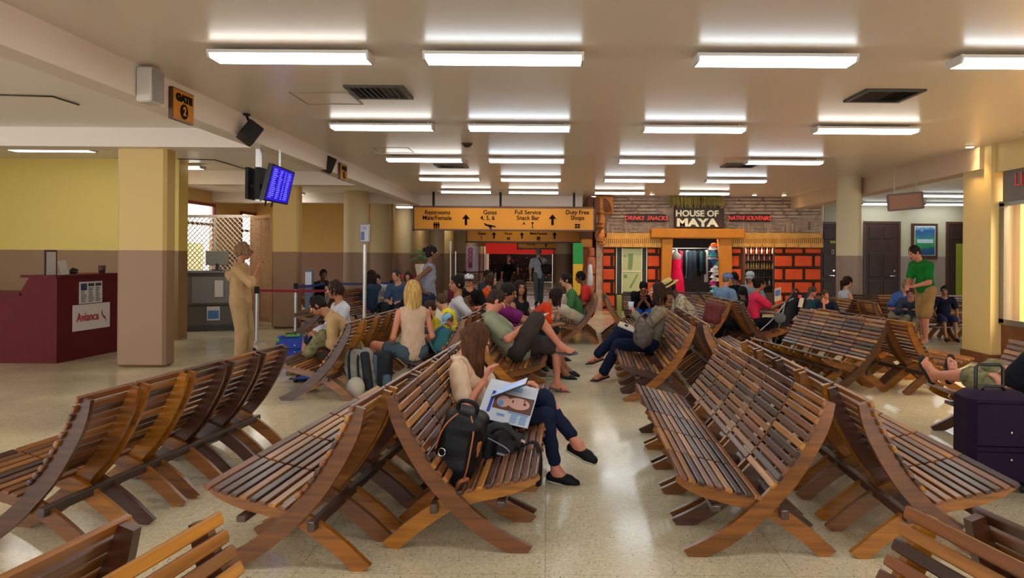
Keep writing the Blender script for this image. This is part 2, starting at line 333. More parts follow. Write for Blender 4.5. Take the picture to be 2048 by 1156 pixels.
# framed poster
a, b = P(1822, 447, YD), P(1874, 519, YD)
fp = thing('framed_poster', (a.x / 2 + b.x / 2, YD, b.z), 'blue and green travel poster in a wide brown frame between two doors', 'picture')
MB().bb(a.x, b.x, YD - .05, YD, b.z, a.z, bev=.01).build('frame', M_doorf, fp)
def poster_mat():
    m = mat('poster_print', '#2a6a9a', .2); nt = m.node_tree; N = nt.nodes; L = nt.links; tc = N['Texture Coordinate']; s = N.new('ShaderNodeSeparateXYZ'); L.new(tc.outputs['Generated'], s.inputs[0])
    r = N.new('ShaderNodeValToRGB'); e = r.color_ramp.elements; e[0].color = hexc('#1d4a78'); e[1].color = hexc('#9ab8c8'); 
    for p_, c_ in ((.2, '#20507a'), (.32, '#2c8a50'), (.55, '#3a9858'), (.7, '#3a6a90'), (.85, '#2a5a8a')): q_ = e.new(p_); q_.color = hexc(c_)
    n = N.new('ShaderNodeTexNoise'); n.inputs['Scale'].default_value = 9; L.new(tc.outputs['Object'], n.inputs[0]); ad = N.new('ShaderNodeMath'); ad.operation = 'MULTIPLY_ADD'; ad.inputs[1].default_value = .35; L.new(n.outputs[0], ad.inputs[0]); L.new(s.outputs[2], ad.inputs[2])
    sb = N.new('ShaderNodeMath'); sb.operation = 'SUBTRACT'; sb.inputs[1].default_value = .17; L.new(ad.outputs[0], sb.inputs[0]); L.new(sb.outputs[0], r.inputs[0]); L.new(r.outputs[0], nt.nodes['Principled BSDF'].inputs['Base Color']); return m
MB().bb(a.x + .09, b.x - .09, YD - .062, YD - .05, b.z + .12, a.z - .08).build('print_margin', mat('white_plate', '#d8d4cc'), fp)
MB().bb(a.x + .105, b.x - .105, YD - .066, YD - .06, b.z + .135, a.z - .10).build('print', poster_mat(), fp)
mb = MB(); zc = (a.z + b.z) / 2; mb.bb(a.x + .16, b.x - .16, YD - .069, YD - .06, zc - .05, zc + .07)
mb.build('title_block', mat('title_blue', '#b4c8d8', .4), fp)
# ---- columns
def column(px, Y, dia, label, rnd=True, m=None, dep=.3):
    c = P(px, 509, Y); c.z = 0
    t = thing('column', c, label, 'column', kind='thing'); mb = MB()
    if rnd: mb.tube([c, c + Vector((0, 0, CEIL))], dia / 2, 40); mb.build('shaft', m or M_colr, t, autosmooth=True)
    else: mb.box(c + Vector((0, 0, CEIL / 2)), (dia, dep, CEIL), bev=.04); mb.build('shaft', m or M_col, t, autosmooth=True)
    return t
column(293, 10.5, .68, 'thick yellow and brown column beside the dark red desk', False, M_col)
column(574, 16.0, .56, 'mustard and brown column behind the tape barrier post', False, M_col)
column(712, 20.4, .66, 'round cream column behind the poster stand')
column(760, 23.6, .64, 'round cream column second beyond the poster stand')
column(804, 27.2, .70, 'round cream column third beyond the poster stand')
column(873, 30.0, .62, 'round cream column behind the tall potted plant')
column(893, 33, .62, 'round cream column directly beyond the grey tank top woman', m=M_col)
column(919, 36.5, .62, 'round cream column beyond the thin white posts')
column(944, 40, .62, 'round cream column partly wrapped by a pink poster')
column(958, 44, .62, 'round cream column just past the pink poster')
column(968, 48, .62, 'round cream column last before the red shop')
column(1128, 28.0, .62, 'round cream column under the right end of the hanging signs')
column(1697, 16.0, .50, 'round cream column between the shop corner and the dark doors', m=M_colr)
# door-frame edge by the square column
# ---- fluorescent fixtures
M_lens = {}
for nm, c in (('cool', (.82, .93, 1.0)), ('neutral', (1, .97, .90))):
    M_lens[nm] = mat('lens_' + nm, c, .4, emit=LENS_E)
M_white = mat('white_enamel', '#c9c2b8', .45)
def make_light(tone):
    t = thing('ceiling_light', (0, 0, 0), '', 'ceiling light', group='fluorescent ceiling fixtures')
    L2 = .655
    mb = MB().bb(-L2 + .02, L2 - .02, -.125, .125, -.042, -.034)
    for sx in (-1, 1): mb.cyl((sx * (L2 - .07), 0, -.036), (sx * (L2 - .07), 0, 0), .012, n=8)
    mb.bb(-L2 + .02, L2 - .02, -.127, -.122, -.062, -.036).bb(-L2 + .02, L2 - .02, .122, .127, -.062, -.036)
    mb.build('housing', M_white, t)
    MB().prism([(-.121, -.050), (.121, -.050), (.124, -.063), (.10, -.097), (-.10, -.097), (-.124, -.063)], 'x', -L2 + .02, L2 - .02).build('lens', M_lens[tone], t)
    for sx in (-1, 1): MB().prism([(-.13, -.034), (.13, -.034), (.13, -.062), (.105, -.10), (-.105, -.10), (-.13, -.062)], 'x', sx * (L2 - .02), sx * L2).build('end_cap', M_white, t)
    return t
lp = {k_: make_light(k_) for k_ in M_lens}; used = set()
lrows = [(-.6, 'overhead'), (2.85, 'overhead'), (6.2, 'first'), (9.6, 'second'), (12.9, 'third'), (16.2, 'fourth'), (19.5, 'fifth')]
lxs = [(-2.12, 'column-side end'), (-.37, 'above the aisle, column side'), (1.86, 'above the aisle, shop side'), (4.05, 'window-side end')]
for ri, (y, rn) in enumerate(lrows):
    for ci, (x, cn) in enumerate(lxs):
        if ri == 0 and ci in (0, 3): continue
        tone = 'neutral' if ci == 0 or (ri in (3,) and ci == 3) or ri == 6 else 'cool'
        if ri == 2 and ci == 3: x = 4.0
        lb = 'lit fluorescent fixture, %s row from the camera, %s' % (rn, cn)
        if tone in used: o = copy_tree(lp[tone], None, lb, (x, y, CEIL))
        else: o = lp[tone]; o.location = (x, y, CEIL); o['label'] = lb; used.add(tone)
        o.rotation_euler = (0, 0, 0)
for nm, x, y, rz, lb, sc in (('a', P(80, 300, 11.6).x, 11.9, 0, 'fluorescent fixture over the dark red desk, against the yellow wall', 1), ('b', P(380, 352, 14.2).x - .45, 14.3, 0, 'short visible fixture just past the square column', 1),
        ('c', P(455, 378, 17).x, 17.6, 0, 'fixture over the check-in counters behind the screen', 1), ('d', P(520, 398, 19).x, 20.4, 0, 'farthest fixture of the check-in room', 1), ('f', -5.7, 6.2, 0, 'unseen fixture of the side aisle', 1),
        ('e', P(1885, 394, 19.7).x, 19.7, 0, 'fixture above the dark doors, pier side', 1), ('e', P(1890, 410, 22.9).x, 22.9, 0, 'fixture above the dark doors, close to the wall, pier side', 1), ('e', P(1765, 412, 22.9).x, 22.9, 0, 'fixture above the dark doors, next to the round column', 1)):
    copy_tree(lp['cool' if nm == 'e' else 'neutral'], None, lb, (x, y, CEIL), rz)
for i, y in enumerate((26, 32, 38, 44)):
    copy_tree(lp['neutral'], None, 'distant fixture past the hanging signs, number %s beyond them' % ('one', 'two', 'three', 'four')[i], (-1.1, y, CEIL), 0)
    copy_tree(lp['neutral'], None, 'distant side-aisle fixture beyond the hanging signs, number %s' % ('one', 'two', 'three', 'four')[i], (-4.6, y, CEIL), 0)
# ---- ceiling vents
M_vent = mat('vent_bronze', '#3a322c', .45, .4)
def make_vent():
    t = thing('ceiling_vent', (0, 0, 0), '', 'vent', group='square ceiling vents'); mb = MB(); a = .30
    for s_ in (-1, 1): mb.bb(-a, a, s_ * a, s_ * (a - .05), -.022, 0); mb.bb(s_ * a, s_ * (a - .05), -a, a, -.022, 0)
    mb.build('frame', M_vent, t); MB().bb(-a, a, -a, a, -.004, 0).build('backing', M_dark, t); mb = MB()
    for i in range(9): mb.box((-.23 + i * .0575, 0, -.012), (.03, .5, .004), (0, radians(35 if i < 5 else -35), 0))
    mb.build('louvres', M_vent, t); return t
v0 = make_vent()
for i, (px, py, lb) in enumerate(((759, 183, 'dark square ceiling vent between the first two rows of lights, column side'), (1767, 190, 'dark square ceiling vent between the first two rows of lights, window side'),
        (903, 331, 'dark square ceiling vent beside the third row of lights, column side'), (1480, 330, 'dark square ceiling vent between the third row lights, shop side'))):
    u, v = un(px, py); Y = -1.68 * F / v; l_ = (u * Y / F, Y, CEIL)
    if i == 0: v0.location = l_; v0['label'] = lb
    else: copy_tree(v0, None, lb, l_)
# access panels
for px, py, w in ((655, 197, .62), (788, 300, .55)):
    u, v = un(px, py); Y = -1.68 * F / v; x = u * Y / F; mb = MB(); a = w / 2
    for s_ in (-1, 1): mb.bb(x - a, x + a, Y + s_ * a - .008, Y + s_ * a + .008, CEIL - .004, CEIL); mb.bb(x + s_ * a - .008, x + s_ * a + .008, Y - a, Y + a, CEIL - .004, CEIL)
    tag(mb.build('access_panel', mat('panel_edge', '#8a7868', .5)), 'flush square access panel in the ceiling %s' % ('by the nearest dark vent' if w > .6 else 'beside the third row of lights'), 'panel')
# recessed downlights
def downlight(x, y, lb, power=26, first=[]):
    if not first:
        t = thing('downlight', (x, y, CEIL), lb, 'ceiling light', group='small recessed downlights')
        MB().lathe((x, y, CEIL), [(.075, -.012), (.08, 0)], 24).build('ring', M_white, t, smooth=True)
        MB().lathe((x, y, CEIL), [(.055, -.016), (.055, -.01)], 20).build('bulb', mat('warm_bulb', (1, .82, .5), .4, emit=WARM_E), t); first.append(t)
    else: t = copy_tree(first[0], None, lb, (x, y, CEIL))
    l = bpy.data.lights.new('downlight_spot', 'SPOT'); l.energy = power; l.color = (1, .62, .26); l.spot_size = radians(95); l.spot_blend = .9; l.shadow_soft_size = .05
    o = bpy.data.objects.new('downlight_spot', l); COL.objects.link(o); o.location = (x, y, CEIL - .03); return t
for i, px in enumerate((1238, 1304, 1376, 1448, 1509, 1568)):
    x = P(px, 391, 20.6).x; downlight(x, 20.6, 'recessed downlight over the stone shop front, %s from its pole' % ('first', 'second', 'third', 'fourth', 'fifth', 'last')[i], 45)
downlight(6.38, 11.35, 'warm downlight by the top corner of the cream pier', 40)
downlight(6.38, 9.95, 'warm downlight over the shop header sign', 40)
downlight(6.38, 8.4, 'warm downlight outside the frame along the shop wall', 40)
# ================================================================ benches
SL = ['#74411c', '#92581e', '#422212', '#7c4622', '#a86c20', '#5a3218', '#341a0e', '#905a24', '#704428', '#502c16']
M_slat = wood('bench_slat_wood', SL, .34, coat=.12)
M_frame = wood('bench_frame_wood', ['#90540f', '#6c3c10', '#4c2812', '#a0620f', '#7c480e'], .34, 'X', False, coat=.15)
M_rail = wood('bench_rail_wood', ['#3c2a22', '#4a3024', '#33221c'], .5, 'Y', False)
def catmull(pts, n=6):
    P_ = [pts[0]] + list(pts) + [pts[-1]]; out = []
    for i in range(1, len(P_) - 2):
        for k_ in range(n):
            t = k_ / n; a, b, c, d = P_[i - 1], P_[i], P_[i + 1], P_[i + 2]
            out.append(tuple(.5 * ((2 * b[j]) + (-a[j] + c[j]) * t + (2 * a[j] - 5 * b[j] + 4 * c[j] - d[j]) * t * t + (-a[j] + 3 * b[j] - 3 * c[j] + d[j]) * t ** 3) for j in range(len(b))))
    out.append(pts[-1]); return out
def fl(p): return [(.86 - a[0],) + tuple(a[1:]) for a in p]      # front tip becomes +x
BACK = catmull(fl([(.045, .0, .075), (.15, .045, .085), (.261, .105, .09), (.40, .215, .09), (.50, .315, .09), (.60, .43, .085), (.70, .59, .08), (.765, .72, .07), (.80, .83, .05)]))
SEAT = catmull(fl([(.825, .0, .075), (.76, .05, .085), (.686, .115, .085), (.56, .205, .085), (.47, .255, .08), (.36, .29, .075), (.249, .315, .075), (.15, .34, .07), (.06, .372, .055), (.0, .402, .03)]))
def board(path, yc, th, flatfoot=True):
    """board of in-plane width w following path (x, z, w); thickness th along y"""
    up, lo = [], []
    for i, (x, z, w) in enumerate(path):
        a = path[max(i - 1, 0)]; b = path[min(i + 1, len(path) - 1)]; t = Vector((b[0] - a[0], b[1] - a[1])).normalized(); n = Vector((-t.y, t.x))
        if n.y < 0: n = -n
        up.append([x + n.x * w / 2, z + n.y * w / 2]); lo.append([x - n.x * w / 2, z - n.y * w / 2])
    for q in up + lo: q[1] = max(q[1], 0.0)
    n = len(path); vs = []; 
    for q in up: vs += [(q[0], yc - th / 2, q[1]), (q[0], yc + th / 2, q[1])]
    for q in lo: vs += [(q[0], yc - th / 2, q[1]), (q[0], yc + th / 2, q[1])]
    o = 2 * n; fs = []
    for i in range(n - 1):
        a = 2 * i; fs += [[a, a + 1, a + 3, a + 2], [o + a + 1, o + a, o + a + 2, o + a + 3], [a, a + 2, o + a + 2, o + a], [a + 3, a + 1, o + a + 1, o + a + 3]]
    e = 2 * (n - 1); fs += [[0, o, o + 1, 1], [e + 1, o + e + 1, o + e, e]]
    return MB().add(vs, fs)
def at_len(path, s):
    d = 0
    for i in range(len(path) - 1):
        a, b = Vector(path[i][:2]), Vector(path[i + 1][:2]); l = (b - a).length
        if d + l >= s: k_ = (s - d) / l; return a.lerp(b, k_), (b - a).normalized(), path[i][2]
        d += l
    return Vector(path[-1][:2]), (b - a).normalized(), path[-1][2]
def plen(path): return sum((Vector(path[i + 1][:2]) - Vector(path[i][:2])).length for i in range(len(path) - 1))
SW = .555; PITCH = .575
def slat(mb, p, t, w, side, rnd):
    n = Vector((-t.y, t.x)); n = n if n.y > 0 else -n
    if side == 'back': n = n if n.x > 0 else -n
    c = p + n * (w / 2 + .011); ang = math.atan2(t.y, t.x)
    mb.box((c.x, rnd.uniform(-.003, .003), c.y), (.0375, SW + rnd.uniform(-.004, .004), .021), (0, -ang, 0), bev=.004)
def seat_mesh(seed):
    rnd = random.Random(seed); mb = MB(); rp = SEAT[::-1]
    for i in range(9): p, t, w = at_len(rp, .012 + i * .0515); slat(mb, p, t, w, 'seat', rnd)
    return mb.mesh('seat', M_slat)
def back_mesh(seed):
    rnd = random.Random(seed + 99); mb = MB(); rp = BACK[::-1]
    for i in range(11): p, t, w = at_len(rp, .012 + i * .0535); slat(mb, p, t, w, 'back', rnd)
    return mb.mesh('backrest', M_slat)
SEATM = [seat_mesh(i) for i in range(3)]; BACKM = [back_mesh(i) for i in range(3)]
FB = board(BACK, 0, .034).mesh('back_leg', M_frame); FS = board(SEAT, 0, .034).mesh('seat_leg', M_frame)
for me in (FB, FS): me.polygons.foreach_set('use_smooth', [True] * len(me.polygons)); me.set_sharp_from_angle(angle=radians(35))
BENCH = []
def bench(near, ang, n, faces, label, arr='wooden lounge benches of the hall', ls=1.0):
    """near = floor point of the front-foot/rear midpoint at the end nearer the camera; ang = direction of the row (0 = straight away, + leans right)"""
    rz = -ang if faces == 'right' else pi - ang
    t = thing('lounge_bench', near, label, 'bench', rz, arr)
    t.scale = (1, ls, 1)
    sgn = 1 if faces == 'right' else -1
    def ob(nm, me, y, x=0.0):
        o = bpy.data.objects.new(nm, me); COL.objects.link(o); o.parent = t; o.location = (x - .43, sgn * y, 0); return o
    for i in range(n):
        y = PITCH * (i + .5); ob('seat', SEATM[random.randrange(3)], y); ob('backrest', BACKM[random.randrange(3)], y)
        for s_ in (-1, 1):
            ob('back_leg', FB, y + s_ * .232); ob('seat_leg', FS, y + s_ * .196)
    Lr = PITCH * n
    for (x, z, w, h) in ((.30, .235, .04, .05), (.66, .262, .05, .032)):
        o = MB().box((0, Lr / 2 * 1, 0), (w, Lr - .04, h), bev=.004).mesh('rail', M_rail); r = ob('rail', o, 0, x); r.location = (x - .43, 0 if sgn > 0 else -Lr, z)
    BENCH.append((t, near, ang, n, faces)); return t
def V2(x, y): return Vector((x, y, 0))
A_ = radians
bench(V2(1.13, 3.93), A_(2), 5, 'left', 'empty bench facing the aisle, its slatted front seen at the shop side of the aisle')
bench(V2(2.03, 3.88), A_(2), 5, 'right', 'empty bench turned away from the aisle, whose pointed seat end nears the purple suitcase')
bench(V2(-1.30, 3.72), A_(4.5), 5, 'left', 'empty bench whose long seat stretches behind the tablet reader\'s bench')
bench(V2(-.47, 3.98), A_(1.5), 5, 'right', 'bench on which the woman with the tablet sits beside her black bags')
bench(V2(-2.76, 3.90), A_(6.0), 5, 'left', 'empty bench whose five curved backs are seen from behind, nearest the red desk', ls=.82)
bench(V2(-2.50, 8.05), A_(3), 5, 'left', 'bench with the couple in khaki and white, blue case in front of it')
bench(V2(-.45, 8.15), A_(2.0), 6, 'right', 'bench on which the man in the sage shirt and flip flops sits')
bench(V2(-1.35, 8.75), A_(4.0), 4, 'left', 'bench on which the blonde woman sits beside the boys in yellow')
bench(V2(1.22, 8.12), A_(3), 5, 'left', 'bench on which the woman in jeans reads beside a grey bag')
bench(V2(2.10, 8.15), A_(3), 5, 'right', 'bench back to back with the reading woman in jeans')
bench(V2(3.65, 8.75), A_(-9), 5, 'left', 'empty bench facing the reading woman, wide slatted front catching the light', ls=.72)
bench(V2(4.55, 8.65), A_(-7), 4, 'right', 'empty bench whose seat end points to the cream pier')
bench(V2(3.80, 4.10), A_(3), 5, 'left', 'bench on which the reclining person in camouflage shorts rests')
# the two pairs that start beside the camera
def end_bench(far, ang, n, faces, label):
    d = Vector((sin(ang), cos(ang), 0)); return bench(far - d * PITCH * n, ang, n, faces, label)
end_bench(V2(-.615, 2.14), A_(9), 3, 'right', 'cropped bench end at the camera\'s feet, with loose light slats, desk side')
end_bench(V2(-1.525, 2.22), A_(9), 3, 'left', 'cropped bench end seen from behind at the camera\'s feet, desk side')
end_bench(V2(.765, 2.22), A_(-11), 3, 'left', 'cropped bench end with pinkish slats at the camera\'s feet, suitcase side')
end_bench(V2(1.625, 2.35), A_(-11), 3, 'right', 'cropped bench end seen from behind at the camera\'s feet, suitcase side')
# farther groups
bench(V2(.52, 13.3), A_(2), 4, 'left', 'bench on which the man in the green T-shirt sits')
bench(V2(1.42, 13.3), A_(2), 3, 'right', 'bench back to back with the green T-shirt man, by the shop pole')
bench(V2(2.62, 12.2), A_(-4), 4, 'left', 'bench in front of the shop carrying the dark red bag')
bench(V2(3.52, 12.15), A_(-4), 4, 'right', 'bench on which the woman in the pink top sits')
bench(V2(-3.75, 14.6), A_(6), 4, 'right', 'bench past the barrier tape with dark figures on it')
bench(V2(-4.60, 14.6), A_(6), 4, 'left', 'bench past the barrier tape seen from behind')
bench(V2(-5.6, 17.6), A_(8), 3, 'right', 'reddish bench end showing behind the red tape')
bench(V2(-2.0, 13.6), A_(3), 4, 'left', 'bench behind the white T-shirt man')
bench(V2(-1.1, 13.3), A_(3), 5, 'right', 'bench with the crowd around the striped cap')
def cross_bench(x0, Y, n, label, faces_cam=True):
    t = bench(V2(x0, Y), pi / 2 if faces_cam else pi / 2, n, 'right', label); return t
cross_bench(1.55, 15.1, 4, 'bench facing the camera before the shop front, phone user on it')
cross_bench(6.0, 14.6, 4, 'bench facing the camera before the dark doors, children on it')
bench(V2(4.95, 13.0), A_(-3), 3, 'left', 'bench on which the ponytail girl sits, beside the round column')
bench(V2(5.75, 12.3), A_(-3), 3, 'right', 'bench whose frame end shows behind the small patterned backpack')
# ================================================================ souvenir shop front
YF = 21.5
def PF(px, py, Y=YF): return P(px, py, Y)
def rect(mb, x0, y0, x1, y1, d0=0.0, d1=.05, Y=YF, mi=0, bev=0):
    """pixel rectangle on the facade plane -> box from depth d0 in front of the plane to d1 behind"""
    a, b = PF((x0 + x1) / 2, y0, Y), PF((x0 + x1) / 2, y1, Y); xa, xb = PF(x0, (y0 + y1) / 2, Y).x, PF(x1, (y0 + y1) / 2, Y).x
    return mb.bb(xa, xb, Y - d0, Y + d1, b.z, a.z, mi=mi, bev=bev)
M_stone = mat('carved_stone', '#b89c88', .8, bump=.5, bscale=14, vary=.25, vscale=5)
M_orange = mat('orange_brick', '#cc4606', .7, bump=.2, bscale=20, vary=.1)
M_mortar = mat('dark_mortar', '#3c2416', .8)
M_ochre = mat('ochre_beam', '#b47008', .6, vary=.08)
M_straw = mat('straw_trim', '#cf9a4c', .7, vary=.15, bump=.4, bscale=40)
M_straw_d = mat('straw_groove', '#7a4a20', .8)
M_brownb = mat('sign_brown', '#35201a', .6)
M_cream = mat('cream_letters', '#e4dcc0', .6)
shop = thing('souvenir_shop_front', (PF(1420, 600).x, YF, 0), 'Mayan style shop front with carved stone top and orange block walls', 'shop front')
# stone courses in relief
mb = MB(); rect(mb, 1192, 391, 1646, 468, 0, .12); rect(mb, 1192, 468, 1206, 622, 0, .12); mb.build('stone_wall', M_stone, shop)
mb = MB(); rnd = random.Random(3); y = 395.5
for r in range(6):
    x = 1224 + rnd.uniform(-8, 0)
    while x < 1640:
        w = rnd.uniform(22, 52)
        if x < 1600 and not (1335 < x + w / 2 < 1450): rect(mb, x, y, min(x + w, 1642) - 1.2, y + 6.0, .05 + rnd.uniform(0, .03), 0, bev=.03)
        x += w
    y += 7
for x0, flip in ((1212, 0), (1256, 1), (1300, 0), (1450, 1), (1494, 0), (1538, 1), (1582, 0), (1616, 1)):       # squared scroll relief
    for k_, (a, b, c, d) in enumerate(((0, 0, 38, 4), (0, 6, 4, 28), (34, 6, 38, 22), (8, 8, 30, 12), (8, 14, 12, 28), (16, 16, 30, 20), (16, 23, 38, 27))):
        if flip: a, c = 38 - c, 38 - a
        if x0 + c > 1642: c = 1642 - x0
        if c > a: rect(mb, x0 + a, 438 + b, x0 + c, 438 + d, .07, 0, bev=.025)
mb.build('stone_relief', M_stone, shop)
def bricks(x0, x1, y0, y1, off, xcut=None):
    m1 = MB(); rect(m1, x0, y0, x1, y1, -.02, .12); m1.build('mortar_wall', M_mortar, shop); m2 = MB(); r = 0; y = y0 + 1
    while y < y1 - 3:
        h = 13 if r == 0 else 25; x = x0 + 1 - (0 if (r + off) % 2 else 19)
        while x < x1 - 2:
            a, b = max(x, x0 + 1), min(x + 37, x1 - 1)
            if b - a > 3: rect(m2, a, y, b - 2.5, min(y + h - 3.5, y1), .05, 0, bev=.02)
            x += 40
        y += h + 1.5; r += 1
    m2.build('orange_blocks', M_orange, shop)
bricks(1204, 1232, 496, 622, 1); bricks(1294, 1322, 496, 622, 0); bricks(1461, 1485, 496, 622, 1); bricks(1548, 1644, 496, 622, 0)
[rect(MB(), a, 586, b, 622, 0, .1).build('sill_wall', M_brownb, shop) for a, b in ((1232, 1294), (1485, 1548))]
for (x0, x1, xt) in ((1204, 1322, 1212), (1461, 1643, 1486)):
    mb = MB(); rect(mb, x0, 476, x1, 495, .16, .02, bev=.02); rect(mb, xt, 466, x1 if x1 > 1400 else 1300, 477, .12, .02, bev=.02); mb.build('straw_band', M_straw, shop)
    mb = MB(); x = x0 + 3
    while x < x1 - 2: rect(mb, x, 477, x + 1.3, 487, .168, 0); x += 4
    x = x0 + 12
    while x < x1 - 4: rect(mb, x, 488, x + .8, 495, .168, 0); x += 24
    mb.build('straw_grooves', M_straw_d, shop)
mb = MB(); rect(mb, 1299, 458, 1484, 477, .36, .05, bev=.03); mb.build('lintel', M_ochre, shop)
for pts in ([(1322, 478), (1343, 478), (1335, 622), (1320, 622)], [(1436, 478), (1459, 478), (1461, 622), (1443, 622)]):
    q = [PF(*p) for p in pts]; mb = MB().prism([(p.x, p.z) for p in q], 'y', YF - .25, YF + .15); mb.build('door_post', M_ochre, shop)
# thatch fringe
mb = MB(); rnd = random.Random(5)
for i in range(260):
    px = rnd.uniform(1339, 1449); l = rnd.uniform(12, 24); yo = rnd.uniform(.30, .46); a = PF(px, 393, YF - yo); b = PF(px + rnd.uniform(-2.5, 2.5), 393 + l, YF - yo - .05); mb.tube([a, b], [.014, .006], 4)
mb.build('thatch_fringe', mat('thatch', '#8a7a3c', .9, vary=.5, vscale=30), shop)
hs = thing('house_sign', PF(1394, 457, YF - .3), 'dark brown board reading HOUSE OF MAYA in cream letters under thatch', 'sign')
mb = MB(); rect(mb, 1345, 411, 1443, 457.5, .32, -.2, bev=.02); mb.build('sign_board', M_brownb, hs)
c = PF(1394, 427.5, YF - .34); vs, fs = text_mesh('HOUSE OF', .235, face_cam(c), .012, .007, sx=1.08); c2 = PF(1394, 446, YF - .34); v2, f2 = text_mesh('MAYA', .30, face_cam(c2), .012, .014, sx=1.42)
MB().add(vs, fs).add(v2, f2).build('lettering', M_cream, hs, label='cream capital letters in two lines')
M_neon = mat('neon_red', '#ff3a1c', .4, emit=.45)
for nm, px, tx in (('drinks_sign', 1292, 'DRINKS  SNACKS'), ('souvenir_sign', 1499, 'NATIVE SOUVENIRS')):
    t = thing(nm, PF(px, 443, YF - .1), 'small black sign with glowing red slanted letters %s' % tx.replace('  ', ' '), 'sign'); mb = MB(); rect(mb, px - 40, 429, px + 39, 443.5, .14, 0, bev=.015); mb.build('sign_box', mat('sign_black', '#160c0a', .5), t)
    vs, fs = text_mesh(tx, .17, face_cam(PF(px, 436.5, YF - .15)), .006, -.001, font_shear=.25, sx=.92 if len(tx) < 15 else .80); MB().add(vs, fs).build('lettering', M_neon, t, label='glowing red slanted capitals')
# left shop window with the map panels
[rect(MB(), a, 496, b, 587, .03, .02).build('window_trim', M_cream, shop) for a, b in ((1232, 1233.5), (1292.5, 1294))]
mb = MB(); rect(mb, 1233, 496, 1243, 587, -.02, .06); rect(mb, 1284, 496, 1293, 587, -.02, .06); mb.build('window_shutter', mat('dark_green', '#26302c', .6), shop)
tm = thing('map_panel', PF(1263, 586, YF - .02), 'pale green double map board in the shop window', 'map'); mb = MB(); rect(mb, 1243, 497, 1284, 586, .03, .01); mb.build('map_board', mat('map_green', '#b0b888', .6), tm)
mb = MB(); q = [(1255, 508), (1266, 507), (1265, 530), (1262, 541), (1255, 538), (1257, 520)]; q = [PF(*p) for p in q]; mb.prism([(p.x, p.z) for p in q][::-1], 'y', YF - .036, YF - .03)
q = [PF(*p) for p in ((1274, 547), (1276, 549), (1262, 576), (1258, 575), (1268, 558))]; mb.prism([(p.x, p.z) for p in q][::-1], 'y', YF - .036, YF - .03); rect(mb, 1247, 549, 1254, 556, .036, -.03); rect(mb, 1247, 510, 1252, 514, .036, -.03)
mb.build('map_drawing', mat('map_shape', '#6f8a58', .6), tm); mb = MB(); rect(mb, 1243, 541.5, 1284, 543.5, .045, -.03); rect(mb, 1243, 496, 1244.5, 587, .045, -.03); rect(mb, 1282.5, 496, 1284, 587, .045, -.03); mb.build('frame_bars', M_cream, tm)
# interior of the shop
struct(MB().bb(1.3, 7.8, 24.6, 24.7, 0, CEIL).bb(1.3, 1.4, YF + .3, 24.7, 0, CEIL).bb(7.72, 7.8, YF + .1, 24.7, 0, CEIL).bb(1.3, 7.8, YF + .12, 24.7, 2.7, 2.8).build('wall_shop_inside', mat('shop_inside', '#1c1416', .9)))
# clothes rail with garments
cr = thing('clothes_rack', PF(1385, 560, 22.6), 'clothes rail of dark and bright garments inside the shop doorway', 'rack')
a, b = PF(1345, 497, 22.7), PF(1440, 497, 22.7); MB().cyl(a, b, .02).cyl((a.x, a.y, 0), a, .02).cyl((b.x, b.y, 0), b, .02).build('rail_frame', M_metal, cr)
rnd = random.Random(11); GC = ['#141018', '#2c3c4c', '#8a2048', '#10161e', '#3c3048', '#c03060', '#1c4048', '#6a7c8c', '#a0a8b0', '#50306a']
for i in range(20):
    px = 1347 + i * 4.7; top = PF(px, rnd.uniform(498, 503), 22.4 + rnd.uniform(0, .25)); l = rnd.uniform(.55, 1.15); w = rnd.uniform(.05, .085); mb = MB()
    rings = []; n = 10
    pts = [(0.03, 0), (w * 1.1, -.04), (w * .9, -.25), (w * 1.2, -l)]
    for r_, z_ in pts: rings.append((r_, z_))
    mb.lathe(top, [(r_, z_) for r_, z_ in rings][::-1], 8); tag(mb.build('hanging_garment', cloth(rnd.choice(GC)), smooth=True), 'garment hanging on the rail inside the dark shop doorway', 'clothes', 'garments on the shop rail')
mn = thing('dress_mannequin', (PF(1352, 590).x, 22.0, 0), 'grey mannequin in a hot pink dress at the shop doorway', 'mannequin')
c = PF(1352, 545, 22.0); MB().lathe((c.x, 22.0, 0), [(.20, .0), (.2, .03), (.02, .04), (.02, 1.0)], 20).lathe((c.x, 22.0, 1.25), [(.10, 0), (.13, .18), (.15, .36), (.05, .44), (.045, .52), (.03, .54)], 16).build('torso', mat('mannequin_grey', '#8a8480', .6), mn, smooth=True)
MB().lathe((c.x, 22.0, 0), [(.27, .45), (.22, .9), (.14, 1.25), (.145, 1.45), (.12, 1.55)], 20).build('dress', cloth('#e01850', 'pink_dress'), mn, smooth=True)
# toys and hats hanging at the doorway edge
rnd = random.Random(4)
for i in range(16):
    px = rnd.uniform(1424, 1439); py = 490 + i * 6.3; c = PF(px, py, 21.75 + rnd.uniform(0, .2)); col = rnd.choice(['#d8d0e0', '#c02890', '#e8c820', '#38a0a8', '#d8d8d8', '#2060b0', '#e06020', '#e8e4d0']); r = rnd.uniform(.07, .12)
    mb = MB(); mb.ell(c, (r, r * .8, r * .7)); mb.lathe(c, [(r * 1.5, -r * .4), (r * 1.5, -r * .35), (r * .6, -r * .2)], 12)
    tag(mb.build('souvenir_hat', cloth(col), smooth=True), 'brightly coloured hat hanging at the shop doorway edge', 'hat', 'hats hanging at the doorway')
